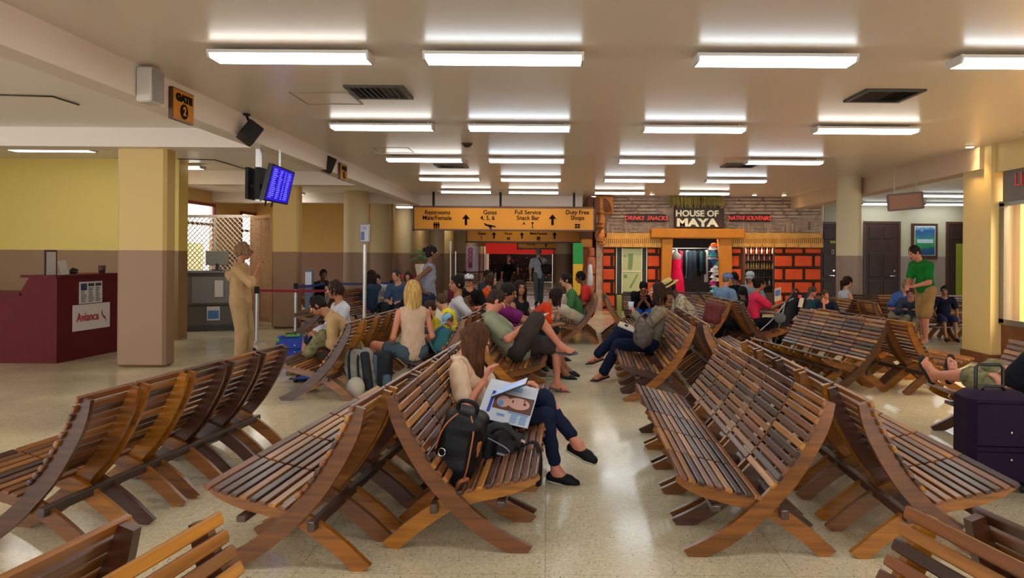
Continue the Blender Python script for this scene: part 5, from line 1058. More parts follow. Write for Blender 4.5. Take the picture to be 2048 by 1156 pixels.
        if hst in ('long', 'bob'):
            rnd = random.Random(sd); n_ = 74 if v < .009 else 30; rr = max(r(.010), v * .95)
            for i in range(n_):
                az = radians(38 + (360 - 76) * (i + rnd.random() * .6) / n_); d_ = Vc((sin(az), cos(az), 0)); pts = []
                for a in (15, 45, 75): q = radians(a); pts.append(hp(d_.x * sin(q) * .085, -.018 + d_.y * sin(q) * .102, .022 + cos(q) * .104))
                vol = .012 if hl > .2 else 0; p_ = hp(d_.x * (.088 + vol), -.018 + d_.y * (.104 + vol), -.02); pts.append(p_); L_ = hl * s * rnd.uniform(.85, 1.08); wv = rnd.uniform(-.012, .012)
                for j in (1, 2, 3): 
                    q = p_ + down * L_ * j / 3; inw = (hc - q); inw.z = 0; q = q + inw * .07 * j * (.6 if hl < .3 else 1) + Vc((wv * (j % 2), wv * .7, 0)); pts.append(q)
                    if q.z < neck.z + .06 * s:        # fall outside the shoulders and back
                        o_ = q - neck; o_.z = 0; m_ = .085 * s
                        if o_.length < m_ and o_.length > 1e-4: q += o_.normalized() * (m_ - o_.length) * .7
                        pts[-1] = q
                Q.path(pts, [rr, rr, rr, rr * 1.05, rr, rr * .9, rr * .45], k=.004)
        hn = .006 if hst != 'long' else .002; ho = add_np('hair', Q.mesh(noise=hn if v < .015 else .004, nsc=85, seed=sd, fold=(1, 1, .35)), hair_m(hcx), root)
    Mh = Matrix.Translation(hc) @ Hm.to_4x4() @ Matrix.Scale(s, 4)
    if glasses:
        g_ = MB(); 
        for sx in (-1, 1): g_.tube([(sx * .033 + .021 * cos(a * pi / 6), .112, .004 + .016 * sin(a * pi / 6)) for a in range(13)], .0022, 5); g_.tube([(sx * .054, .11, .008), (sx * .08, 0, .012)], .0022, 5)
        g_.tube([(-.012, .114, .008), (.012, .114, .008)], .002, 5).xf(Mh); g_.build('glasses', M_blk, root, ws=False)
    root['_'] = 0; del root['_']
    return dict(root=root, hc=hc, Hm=Hm, Mh=Mh, wR=wR, wL=wL, neck=neck, pel=pel, mid=mid, kR=kR, kL=kL, aR=aR, aL=aL, fwd=fwd, upv=upv, rt=rt, s=s, W=PW(root), eR=eR, eL=eL, v=v)
def cap_on(p, col, label=None, brim='#333333', bl=.09, name='cap', tag_=None):
    q = Blob(p['v'], .01); q.ell((0, -.015, .045), (.092, .108, .078)).ell((0, .02, -.07), (.2, .2, .085), k=.008, sub=True); V_, F_ = q.mesh(); M_ = np.array(p['Mh']); V_ = V_ @ M_[:3, :3].T + M_[:3, 3]; c = add_np('cap', (V_, F_), cloth(col), p['root'])
    mb = MB(); n = 9; g = [[(sin(a) * (.075 + j * .006), cos(a) * (.055) + .05 + j * bl / 3 * cos(a) ** .5 if cos(a) > 0 else .05, .028 - .008 * j - .02 * abs(sin(a)) ** 2) for a in [(-.5 + i / (n - 1)) * pi * .96 for i in range(n)]] for j in range(4)]
    vs = [q_ for row in g for q_ in row]; vs2 = [(x, y, z - .006) for x, y, z in vs]; fs = [[i * n + k, i * n + k + 1, (i + 1) * n + k + 1, (i + 1) * n + k] for i in range(3) for k in range(n - 1)]; m = len(vs); fs += [[m + a for a in f_][::-1] for f_ in fs]
    rim = [i for i in range(n)] + [i * n + n - 1 for i in range(1, 4)] + [3 * n + k for k in range(n - 2, -1, -1)] + [i * n for i in (2, 1)]; fs += [[rim[i], rim[(i + 1) % len(rim)], m + rim[(i + 1) % len(rim)], m + rim[i]] for i in range(len(rim))]
    MB().add(vs + vs2, fs).xf(p['Mh']).build('brim', cloth(brim), c, ws=False, smooth=True); return c
def straw_hat(p):
    mb = MB().lathe((0, -.01, .05), [(.10, 0), (.098, .05), (.088, .09), (.05, .10), (.01, .09)], 28).lathe((0, -.01, .05), [(.19, -.018), (.17, -.004), (.10, .002), (.095, .008), (.17, .004), (.19, -.012)], 36).xf(p['Mh']); h = mb.build('straw_hat', mat('straw', '#c8a860', .7, bump=.5, bscale=150), p['root'], smooth=True, ws=False)
    MB().lathe((0, -.01, .052), [(.102, 0), (.103, .028)], 28).xf(p['Mh']).build('hat_band', M_blk, h, smooth=True, ws=False)
mat('#camo', '#6e6844', .9, vary=.5, vscale=14, bump=.4, bscale=28); mat('#floral', '#a89c84', .9, vary=.75, vscale=30, bump=.3); mat('#khaki2', '#9c7c54', .9, bump=.6, bscale=20, vary=.12); mat('#khaki', '#a8865a', .9, bump=.5, bscale=26, vary=.08); mat('#sage', '#84886e', .85, bump=.35, bscale=26, vary=.05)
mat('#silk', '#c8aa8c', .45, bump=.25, bscale=18); mat('#bluefloral', '#3a5a9a', .9, vary=.8, vscale=40)
CH = 1.0
lady = person('woman reading a tablet beside her black bags, cream blouse and navy trousers', 0, 5.42, 98, X=-.39, H=1.66, hip=.42, lean=-47, bend=34, head=(36, -14, 6), rh=(.17, -.02, .72), lh=(-.06, .20, .66), re=(.5, -.5, -1), le=(-.5, -.3, -1), rhd=(.0, .35, 1), lhd=(.1, 1, .1),
    rf=(.10, .48, .08), lf=(.03, .62, .26), lk=(.1, .5, 1), rk=(.05, .6, 1), rtoe=(.1, 1, -.12), ltoe=(.3, 1, -.35), top=('#silk', 'short', 'collar'), bot=('#141a30', 'slim'), shoe=('#101014', 'shoe', '#a8a088'), hair=('#4a2c18', 'long', .30), skin='pink', fem=True, v=.006, curl=.55)
man = person('man in a sage shirt and flip flops slouching with a phone', 0, 8.75, 92, X=-.33, H=1.80, hip=.50, lean=-52, bend=20, head=(30, -8, 0), rh=(.06, .03, .74), lh=(-.04, .07, .76), re=(1, -.3, -.8), le=(-1, 0, -.8), rhd=(-.3, .7, .5), lhd=(.3, .7, .5),
    rf=(.03, .49, .54), lf=(-.02, .45, .105), rk=(.1, .1, 1), lk=(0, .8, .5), rtoe=(.25, 1, -.05), ltoe=(.05, 1, -.2), top=('#sage', 'short', 'collar'), bot=('#3a302c', 'short'), shoe=('#4c5058', 'sandal', '#2c3038'), w=1.2, hair=('#33241a', 'short'), skin='pink', v=.0075)
person('person in a purple T-shirt behind the man in sage, dark hair', 1036, 9.75, 92, H=1.72, lean=-30, bend=15, head=(20, 10, 0), rh=(.05, .33, .66), lh=(-.1, .33, .68), rf=(.1, .62, .08), lf=(-.1, .65, .1), top=('#6a1a58', 'short'), bot=('#2c3848', 'short'), shoe=('#24242a', 'shoe', '#a0b030'), hair=('#1c1412', 'short'), skin='tan', v=.011)
person('long-haired woman in a black tank top, face turned to the camera', 1042, 10.75, 130, H=1.6, lean=-8, head=(0, 30, 0), rh=(.2, .3, .5), top=('#15151a', 'tank'), bot=('#1c1c22', 'long'), hair=('#1c1210', 'long', .26), skin='tan', fem=True, v=.011)
person('person in an orange-red T-shirt bent forward over the seat row', 1058, 11.3, 80, H=1.65, lean=28, bend=20, head=(30, -10, 0), rh=(.12, .45, .55), lh=(-.1, .45, .55), top=('#d03a18', 'short'), bot=('#22262c', 'short'), hair=('#241814', 'long', .16), skin='tan', fem=True, v=.011)
person('man in a green T-shirt and white shorts with a folded leg, facing the aisle', 1157, 13.6, -95, H=1.75, lean=8, bend=18, head=(8, 0, 0), rh=(.12, .40, .62), lh=(-.12, .42, .58), rf=(.12, .34, .42), lf=(.06, .15, .50), rk=(.3, .8, 1), lk=(-.7, .8, .5), ltoe=(.8, .1, 0), rtoe=(0, .6, -.8), top=('#3c6a3c', 'short'), bot=('#b8ac98', 'short'), shoe=('#4c5256', 'shoe', '#8ab040'), hair=('#181210', 'short'), skin='fair', v=.011)
person('man in a red polo shirt seen behind the green T-shirt man', 1178, 15.2, -88, H=1.72, lean=4, bend=12, head=(15, 0, 0), top=('#c03028', 'short'), bot=('#20303c', 'long'), hair=('#120e0c', 'short'), skin='brown', v=.013)
person('person in a white T-shirt with an arm stretched along the bench back', 907, 10.7, -100, H=1.75, lean=-12, bend=8, head=(0, -25, 0), rh=(-.02, .30, .60), lh=(-.42, -.38, .86), le=(-.3, -.5, -.3), top=('#b8b8bc', 'short'), bot=('#3c4450', 'long'), hair=('#100c0a', 'short'), skin='tan', v=.011)
person('boy in a yellow shirt with brown hair looking down, the nearer of two', 892, 9.55, -105, H=1.28, hip=.44, lean=10, bend=15, head=(28, 0, 0), rh=(.08, .25, .55), lh=(-.08, .27, .55), rf=(.08, .36, .15), lf=(-.08, .36, .15), top=('#d8c020', 'short'), bot=('#2c3444', 'short'), hair=('#3a2416', 'short'), skin='fair', v=.011)
person('boy in a yellow shirt half hidden behind his brother', 908, 10.0, -80, H=1.38, hip=.44, lean=6, bend=15, head=(22, 10, 0), rf=(.08, .36, .12), lf=(-.08, .36, .12), top=('#d8c020', 'short'), bot=('#2c3444', 'short'), hair=('#4a3420', 'short'), skin='fair', v=.012)
kid = person('small child in a pale blue peaked cap between the boys and the bench back', 924, 9.15, -115, H=1.05, hip=.42, lean=12, bend=15, head=(30, 0, 0), rh=(.08, .2, .5), lh=(-.08, .2, .5), rf=(.07, .3, .2), lf=(-.07, .3, .2), top=('#c8b828', 'short'), bot=('#2c3444', 'short'), hair=('#6a4a2c', 'short'), skin='pink', v=.011); cap_on(kid, '#7ab0c8', brim='#7ab0c8')
person('blonde woman in a cream sleeveless top seen from behind', 826, 8.72, -22, H=1.70, hip=.47, lean=-4, bend=6, head=(4, 8, 0), rh=(.20, .20, .52), lh=(-.20, .20, .50), re=(.35, -.4, -1), le=(-.35, -.4, -1), rf=(.13, .48, .105), lf=(-.35, .28, .105), lk=(-.6, .6, .6), w=.94, top=('#bfa28a', 'tank'), bot=('#42525c', 'mini'), shoe=('#b09880', 'sandal'), hair=('#b08c50', 'long', .24), skin='pink', fem=True, v=.0085)
person('woman standing in a khaki shirt and trousers, hand at her chin', 482, 10.4, 88, H=1.70, hip=.92, lean=-3, bend=4, head=(6, -4, 0), rh=(.10, .27, 1.40), re=(.25, .5, -1), lh=(-.16, -.15, 1.08), le=(-.5, -1, -.1), rhd=(-.45, .1, 1), lhd=(.5, .8, 0), rf=(.10, .02, .08), lf=(-.10, .05, .08), rk=(0, 1, 0), lk=(0, 1, 0), top=('#khaki', 'roll', 'collar'), bot=('#khaki2', 'long'), shoe=('#4c3424', 'shoe'), w=1.35, hair=('#7a5a40', 'bob', .04), skin='tan', fem=True, v=.008, glasses=True, curl=.9)
person('woman standing in a grey tank top with a lime scarf, hand on hip', 856, 11.7, 82, H=1.68, hip=.93, lean=-2, head=(2, 0, 0), rh=(.22, -.04, 1.0), re=(.6, -1, 0), lh=(-.2, .1, .95), rhd=(-.5, .7, -.3), rf=(.1, .0, .08), lf=(-.1, .08, .08), rk=(0, 1, 0), lk=(0, 1, 0), top=('#7c7c8c', 'tank'), w=1.3, bot=('#1c2840', 'long'), hair=('#1c1210', 'bun'), skin='brown', fem=True, v=.009)
person('curly-haired woman in a white T-shirt with a blue print, sitting with her son', 684, 9.75, -128, H=1.66, lean=-4, bend=12, head=(16, 28, 0), rh=(.06, .32, .60), lh=(-.1, .34, .60), top=('#b8b8c0', 'long'), bot=('#1c2438', 'short'), shoe=('#303030', 'shoe'), hair=('#2a1c14', 'bob', .08), skin='tan', fem=True, v=.0095)
person('boy in khaki and camouflage trousers bending his head down', 718, 8.95, -100, X=-2.30, H=1.66, hip=.46, lean=22, bend=25, head=(38, 0, 0), rh=(.05, .38, .62), lh=(-.08, .40, .62), rf=(.12, .62, .30), lf=(-.12, .60, .28), rk=(.3, .3, 1), lk=(-.3, .3, 1), top=('#khaki', 'roll', 'collar'), bot=('#camo', 'long'), shoe=('#5c4c38', 'shoe', '#888070'), hair=('#1c1410', 'short'), skin='tan', v=.009)
blk = dict(v=.015)
person('man in dark clothes behind the blue barrier tape', 642, 17.2, 150, H=1.7, lean=15, top=('#101622', 'long'), bot=('#141820', 'long'), hair=('#0e0a08', 'short'), skin='brown', v=.014)
person('woman in a denim shirt with an arm raised to her face, past the poster stand', 741, 15.8, -60, H=1.65, head=(10, -20, 0), rh=(.1, .22, 1.02), top=('#2c3c50', 'long'), bot=('#1c2430', 'long'), hair=('#241410', 'long', .2), skin='fair', fem=True, v=.014)
person('boy in a white T-shirt beyond the barrier tape', 758, 16.6, 175, H=1.5, lean=8, head=(30, 0, 0), top=('#b0b4bc', 'short'), bot=('#20242c', 'long'), hair=('#1c1410', 'short'), skin='fair', v=.014)
person('grey-haired man in a blue shirt before the bright red tape', 800, 15.5, -170, H=1.75, lean=5, head=(10, 15, 0), top=('#3c506c', 'short'), bot=('#20242c', 'long'), hair=('#3c3430', 'short'), skin='fair', v=.014)
person('woman in dark clothes beside the grey-haired man', 824, 16.1, -160, H=1.62, lean=5, head=(12, -10, 0), top=('#141418', 'short'), bot=('#141418', 'long'), hair=('#3a281c', 'bob', .1), skin='fair', fem=True, v=.014)
person('person in black slumped on the dark bench below the red tape', 806, 14.2, 110, H=1.65, lean=25, bend=20, head=(35, 0, 0), top=('#161418', 'long'), bot=('#101014', 'long'), hair=('#141010', 'short'), skin='brown', v=.014)
person('man in a black T-shirt standing before the distant red shop', 1017, 26.5, 170, H=1.56, hip=.82, lean=0, head=(12, 0, 0), rh=(.24, .02, .74), lh=(-.24, .02, .74), rf=(.1, 0, .08), lf=(-.1, .03, .08), rk=(0, 1, 0), lk=(0, 1, 0), top=('#0e0e12', 'short'), bot=('#16161a', 'long'), hair=('#5c5048', 'short'), skin='pink', v=.015)
wm = person('grey-haired man walking away in a white shirt with a shoulder bag', 1078, 24.2, -15, H=1.78, hip=.95, lean=2, head=(0, 40, 0), rh=(.12, .25, 1.52), re=(.8, .2, -.6), lh=(-.28, .0, .88), rf=(.12, .15, .08), lf=(-.1, -.18, .1), rk=(0, 1, 0), lk=(0, 1, 0), top=('#a8b0c0', 'short'), bot=('#5c646c', 'long'), hair=('#6c6864', 'short'), skin='fair', v=.014)
person('woman seated in brown before the distant red shop', 1036, 26.0, 175, H=1.6, lean=0, top=('#4c3024', 'long'), bot=('#201814', 'long'), hair=('#241410', 'long', .2), skin='fair', fem=True, v=.016)
c1 = person('person in a striped white cap and dark T-shirt facing the camera', 940, 13.9, 178, H=1.68, lean=8, head=(6, 0, 0), top=('#141416', 'short'), bot=('#181a20', 'long'), hair=('#2a1c14', 'short'), skin='pink', v=.012); cap_on(c1, '#b8b8c0', brim='#18202c')
person('person in a maroon top next to the striped cap', 921, 14.3, 160, H=1.6, top=('#5c1830', 'short'), bot=('#1c1c20', 'long'), hair=('#2a1814', 'bob', .1), skin='fair', fem=True, v=.014)
person('person holding out an orange-sleeved arm by the seat row', 962, 14.6, 100, H=1.62, lean=12, rh=(.1, .45, .80), top=('#d04a18', 'long'), bot=('#20242c', 'long'), hair=('#3a2418', 'bob', .1), skin='fair', fem=True, v=.014)
person('dark-haired person far along the aisle bench', 978, 17.2, 130, H=1.65, top=('#2c2c34', 'short'), bot=('#1c1c20', 'long'), hair=('#14100e', 'short'), skin='brown', v=.016)
jw = person('woman in jeans and a taupe cardigan holding a cup beside a grey bag', 1302, 9.55, -92, H=1.68, lean=-20, bend=12, head=(4, 0, 0), rh=(-.04, .22, .70), lh=(-.08, .22, .86), le=(-.6, -.2, -1), lhd=(.2, .3, 1), rf=(.08, .66, .32), lf=(-.05, .60, .12), rk=(.1, .4, 1), lk=(-.1, .5, 1), rtoe=(.1, 1, -.3), top=('#7c705c', 'long'), bot=('#141c34', 'long'), shoe=('#2c1c18', 'sandal'), hair=('#2e1c12', 'bob', .15), skin='pink', fem=True, v=.0085)
person('person in a black T-shirt and blue shorts bent over a phone', 1288, 14.85, -172, H=1.68, lean=22, bend=22, head=(45, 0, 0), rh=(.03, .3, .72), lh=(-.03, .3, .72), top=('#0f1014', 'short'), bot=('#1c50a0', 'short'), hair=('#0e0c0a', 'short'), skin='tan', v=.012)
fm = person('man in a straw hat and floral shirt bending forward', 0, 12.75, -92, X=2.48, H=1.78, lean=20, bend=22, head=(30, 0, 0), rh=(.1, .46, .42), lh=(-.1, .48, .42), rf=(.12, .45, .08), lf=(-.12, .45, .08), top=('#floral', 'short'), bot=('#8c7c60', 'long'), hair=('#1c1614', 'short'), skin='dark', v=.010); straw_hat(fm)
bc = person('man in a blue cap and light blue shirt before the shop', 1446, 14.4, 55, H=1.72, lean=2, head=(8, 20, 0), top=('#7088a0', 'short'), bot=('#3c3c40', 'long'), hair=('#6a6058', 'short'), skin='pink', v=.012); cap_on(bc, '#6878a8', brim='#303c5c')
person('dark-haired person in black between the two capped men', 1476, 15.6, -20, H=1.7, lean=4, top=('#0c0c0e', 'short'), bot=('#141416', 'long'), hair=('#0e0a08', 'short'), skin='brown', v=.014)
wc = person('man in a white cap facing the camera before the bottle window', 1501, 15.8, -170, H=1.74, lean=0, head=(8, 15, 0), top=('#8c98a4', 'short'), bot=('#303438', 'long'), hair=('#6a6058', 'short'), skin='pink', v=.013); cap_on(wc, '#a8b0b4', brim='#98a0a4')
person('child with dark hair sunk low behind the bench back', 1482, 13.2, -30, H=1.35, hip=.42, top=('#2c1c20', 'short'), bot=('#20242c', 'long'), hair=('#140e0c', 'short'), skin='brown', v=.013)
pw = person('woman in a pink top holding up a paper beside the stroller', 0, 12.75, 84, X=3.50, H=1.66, lean=0, bend=12, head=(10, 0, 0), rh=(.10, .48, .80), re=(.4, -.2, -1), lh=(-.1, .36, .62), top=('#d02c4c', 'short'), bot=('#14161c', 'long'), hair=('#120c0a', 'bun'), skin='tan', fem=True, v=.010)
person('child in teal and navy beside the ponytail girl\'s bench', 1628, 13.6, 150, H=1.3, hip=.44, top=('#1c4a58', 'short'), bot=('#20242c', 'long'), hair=('#4a3420', 'short'), skin='pink', v=.013)
person('small boy resting his chin behind the wide slatted bench', 1653, 12.9, -160, H=1.15, hip=.50, lean=10, head=(12, -10, 12), rh=(.04, .15, .80), top=('#141c2c', 'short'), bot=('#20242c', 'long'), hair=('#4c3424', 'short'), skin='pink', v=.011)
person('girl with a dark ponytail in a white tank top', 1690, 14.2, 78, H=1.62, lean=-4, top=('#b0b0b8', 'tank'), bot=('#20242c', 'long'), hair=('#2a1810', 'pony'), skin='fair', fem=True, v=.012)
gm = person('man standing in a green polo shirt and khaki shorts', 1852, 13.5, -108, H=1.84, hip=.99, lean=6, bend=16, head=(30, 0, 0), rh=(-.02, .42, 1.10), lh=(-.1, .38, 1.08), rf=(.10, -.10, .08), lf=(-.10, .10, .08), rk=(0, 1, 0), lk=(0, 1, 0), top=('#187028', 'short', 'collar'), bot=('#a07c4c', 'short'), shoe=('#707888', 'shoe', '#a8b828'), hair=('#2a1810', 'short'), skin='pink', v=.0095, w=1.12)
person('blonde person in a blue floral top leaning toward the man in green', 1796, 14.45, 165, H=1.62, lean=14, head=(25, -30, 0), top=('#bluefloral', 'short'), bot=('#a89878', 'capri'), shoe=('#303030', 'shoe'), hair=('#8c7048', 'bob', .1), skin='pink', fem=True, v=.012)
person('child in a grey shirt leaning beside the blonde person', 1824, 14.1, -150, H=1.4, hip=.44, lean=20, head=(30, 0, 0), top=('#3c4450', 'long'), bot=('#8c8468', 'long'), shoe=('#202428', 'shoe', '#a0a0a0'), hair=('#4c3828', 'short'), skin='pink', v=.012)
person('boy in a navy T-shirt sitting on the bench by the pier', 1887, 14.3, -170, H=1.3, hip=.46, lean=4, head=(14, 20, 0), rh=(.14, .12, .46), lh=(-.22, .1, .46), rf=(.08, .4, .12), lf=(-.1, .4, .12), top=('#101828', 'short'), bot=('#28304c', 'short'), shoe=('#282828', 'shoe'), hair=('#241812', 'short'), skin='tan', v=.012)
rp = person('reclining person in camouflage shorts and black sandals, feet up on the bench', 0, 5.80, -6, X=3.66, H=1.76, hip=.53, lean=-52, bend=14, head=(20, 0, 0), rh=(.05, .06, .72), lh=(-.12, .10, .66), re=(1, 0, -.6), rf=(.02, .80, .56), lf=(-.14, .84, .56), rk=(0, -.1, 1), lk=(0, -.1, 1), rtoe=(.25, .25, 1), ltoe=(-.35, .3, 1), top=('#14161c', 'short'), bot=('#camo', 'short'), shoe=('#141414', 'sandal'), hair=('#2a1c14', 'short'), skin='pink', v=.008)
# ================================================================ bags, books, cases and what people hold
def W(p, q): return p['W'] @ Vector(q)
def flat(name, corners, th, m, label, cat, group=None):
    a, b, c, d = [Vector(q) for q in corners]; d = a + c - b; n = (b - a).cross(d - a).normalized() * th; o = MB().add([a, b, c, d, a - n, b - n, c - n, d - n], [[0, 1, 2, 3], [7, 6, 5, 4], [0, 4, 5, 1], [1, 5, 6, 2], [2, 6, 7, 3], [3, 7, 4, 0]])
    o = o.build(name, m); return tag(o, label, cat, group) if cat else o
def quad_on(corners, u0, u1, v0, v1, lift, mb):
    a, b, c, d = [Vector(q) for q in corners]; d = a + c - b; n = (b - a).cross(d - a).normalized() * lift; pt = lambda u, v: a.lerp(b, u).lerp(d.lerp(c, u), v) + n
    A = [pt(u0, v0), pt(u1, v0), pt(u1, v1), pt(u0, v1)]; e = n * .6; mb.add(A + [q - e for q in A], [[0, 1, 2, 3], [7, 6, 5, 4], [0, 4, 5, 1], [1, 5, 6, 2], [2, 6, 7, 3], [3, 7, 4, 0]]); return pt
M_black = mat('bag_black', '#0a0a0e', .6, spec=.25, bump=.3, bscale=70); M_tan = mat('leather_tan', '#9a5428', .5); M_plast = mat('black_plastic', '#0c0c0c', .4)
# --- tablet
tl = [P(985, 797, 5.12), P(1052, 772, 5.12), P(1056, 760, 5.33), P(990, 781, 5.33)]; tl = [q + Vector((0, -.06, .025)) for q in tl]
tb = thing('tablet', (sum(tl, Vector()) / 4), 'white-edged tablet in the hands of the woman in the cream blouse', 'tablet'); flat('case', tl, .012, mat('tablet_black', '#101014', .3), '', None).parent = tb
def pin(o, root, ws=True): o.parent = root; o.data.transform(PW(root).inverted()); return o
pin(tb.children[0] if tb.children else [x for x in COL.objects if x.parent == tb][0], tb)
mb = MB(); quad_on(tl, 0, 1, 0, 1, .003, mb); mb.build('bezel', mat('tablet_white', '#c8c8cc', .3), tb); mb = MB(); quad_on(tl, .10, .90, .07, .93, .005, mb); mb.build('display', mat('tablet_glow', '#6c90c8', .2, emit=.35), tb)
# --- magazine
mg = thing('magazine', P(1010, 830, 5.0), 'open glossy magazine with a face close-up on the lap under the tablet', 'magazine')
pg1 = [P(953, 833, 4.98), P(1055, 857, 4.93), P(1072, 800, 5.10), P(975, 786, 5.16)]; pg1[3] = pg1[0] + pg1[2] - pg1[1]; pg2 = [pg1[3], P(1072, 800, 5.10), P(1078, 778, 5.30), P(1000, 775, 5.34)]
m_pg = mat('page', '#b4bcc8', .35); pin(flat('page', pg1, .006, m_pg, '', None), mg); pin(flat('page', pg2, .006, m_pg, '', None), mg)
mb = MB(); quad_on(pg1, .14, .20, .25, 1, .002, mb); mb.build('blue_band', mat('print_deep_blue', '#2030a0', .4), mg)
mb = MB(); quad_on(pg1, .22, .98, .42, .98, .0018, mb); mb.build('photo_ground', mat('photo_brown', '#5c3c30', .4), mg)
def oval(corners, uc, vc, ru, rv, lift, mb, n=20):
    a, b, c, d = [Vector(q) for q in corners]; d = a + c - b; nn = (b - a).cross(d - a).normalized() * lift; pt = lambda u, v: a.lerp(b, u).lerp(d.lerp(c, u), v) + nn
    vs = [pt(uc + ru * cos(2 * pi * i / n), vc + rv * sin(2 * pi * i / n)) for i in range(n)]; mb.add(vs + [q - nn * .5 for q in vs], [list(range(n)), list(range(n, 2 * n))[::-1]] + [[i, n + i, n + (i + 1) % n, (i + 1) % n] for i in range(n)])
mb = MB(); oval(pg1, .70, .72, .22, .20, .0030, mb); oval(pg1, .40, .70, .13, .2, .0028, mb); mb.build('printed_face', mat('print_skin', '#c0948a', .4), mg)
mb = MB(); oval(pg1, .82, .74, .030, .045, .0042, mb); oval(pg1, .80, .84, .012, .05, .0042, mb); oval(pg1, .58, .76, .018, .05, .0042, mb); mb.build('printed_features', mat('print_dark', '#5a2c30', .4), mg)
mb = MB(); oval(pg1, .36, .62, .06, .1, .0042, mb); quad_on(pg1, .55, .95, .36, .40, .002, mb)
for i in range(6): quad_on(pg1, .62, .74 + .03 * (i % 2), .06 + .05 * i, .085 + .05 * i, .002, mb); quad_on(pg1, .80, .93, .06 + .05 * i, .085 + .05 * i, .002, mb)
quad_on(pg1, .35, .5, .2, .28, .002, mb); quad_on(pg2, .45, .7, .3, .7, .002, mb); mb.build('print_blocks', mat('print_lightblue', '#5a86b8', .4), mg)
# --- phone, book, cup, paper
h = W(man, (man['wR'] + man['wL']) / 2 + Vector((0, .09, .03))); ph = thing('smartphone', h, 'dark smartphone held by the man in the sage shirt', 'phone'); MB().box(h, (.075, .14, .01), (radians(35), 0, radians(-60)), bev=.004).build('phone_body', M_plast, ph)
q = [P(1238, 638, 9.3), P(1272, 655, 9.25), P(1268, 662, 9.1), P(1236, 649, 9.1)]; bk = flat('open_book', [q[3], q[2], q[1], q[0]], .02, mat('book_page', '#b8b09c', .6), 'open book with a dark print on the lap of the woman in jeans', 'book'); mb = MB(); quad_on([q[3], q[2], q[1], q[0]], .35, .55, .3, .75, .002, mb); mb.build('printed_block', M_blk, bk, ws=True)
h = W(jw, jw['wL'] + Vector((.02, .04, .05))); MBc = MB().lathe(h, [(.028, 0), (.036, .10), (.034, .10), (.027, .02)], 18).build('paper_cup', mat('cup_white', '#a8b4c0', .4), smooth=True); tag(MBc, 'small pale cup raised by the woman in jeans', 'cup')
q = [P(1549, 604, 12.4), P(1562, 600, 12.4), P(1562, 574, 12.35), P(1550, 578, 12.35)]; pp2 = flat('leaflet', q, .003, mat('book_page', '#b8b09c'), 'white printed leaflet held up by the woman in pink', 'leaflet'); mb = MB(); quad_on(q, .1, .9, .4, .85, .002, mb); mb.build('print', mat('print_blue', '#5a68a8'), pp2, ws=True)
q = [P(1043, 650, 9.35), P(1075, 642, 9.35), P(1098, 625, 9.5), P(1070, 630, 9.55)]; flat('open_magazine', q, .01, mat('book_page', '#b8b09c'), 'white open magazine on the lap of the person in purple', 'magazine')
q = [P(873, 616, 9.3), P(890, 632, 9.3), P(888, 650, 9.15), P(872, 632, 9.15)]; flat('reading_sheet', q, .006, mat('book_page', '#b8b09c'), 'white sheet before the boy in yellow', 'paper')
def blob_part(name, Q, m, root, **kw): V_, F_ = Q.mesh(**kw); M_ = np.array(PW(root).inverted()); return add_np(name, (V_ @ M_[:3, :3].T + M_[:3, 3], F_), m, root)
def R3(x=0, y=0, z=0): return np.array(Euler((radians(x), radians(y), radians(z))).to_matrix())
# --- black travel bag with tan piping
c = P(921, 893, 4.34); bag = thing('travel_bag', Vector((c.x, c.y, .33)), 'tall black travel bag with tan piping at the bench end', 'bag')
R_ = R3(0, 12, -8); Rm = Matrix(R_.tolist()); Q = Blob(.007, .03); Q.box(c, (.11, .16, .205), R_, .05).ell(c + Rm @ Vector((0, 0, .02)), (.125, .15, .19), R_).box(c + Rm @ Vector((0, -.135, -.03)), (.082, .035, .13), R_, .03); blob_part('bag_body', Q, M_black, bag, noise=.008, nsc=22, seed=5)
def loc(x, y, z): return c + Rm @ Vector((x, y, z))
for pts in ([(-.085, -.155, -.19), (-.10, -.17, -.08), (-.10, -.17, .05), (-.075, -.165, .15), (-.03, -.12, .215)], [(.075, -.16, -.19), (.095, -.17, -.08), (.095, -.175, .05), (.085, -.16, .15), (.045, -.11, .215)]): MB().tube(catmull([tuple(loc(*q)) for q in pts]), .005, 8).build('piping', M_tan, bag, smooth=True)
for sx in (-1, 1): Q = Blob(.006, .01); Q.ell(loc(sx * .085, -.13, -.165), (.04, .05, .055), R_); blob_part('corner_patch', Q, M_tan, bag)
mb = MB().tube([loc(-.06 + .02 * cos(a), -.185, -.0 + .022 * sin(a)) for a in [i * 2 * pi / 14 for i in range(15)]], .004, 6); mb.build('ring', M_chrome, bag, smooth=True); MB().tube(catmull([tuple(loc(*q)) for q in ((-.055, -.02, .20), (-.05, -.03, .26), (0, -.03, .275), (.05, -.03, .26), (.055, -.02, .20))]), .012, 8).build('carry_handle', M_black, bag, smooth=True)
MB().box(loc(.115, -.06, .03), (.02, .05, .09), Rm, bev=.006).build('leather_tab', M_tan, bag)
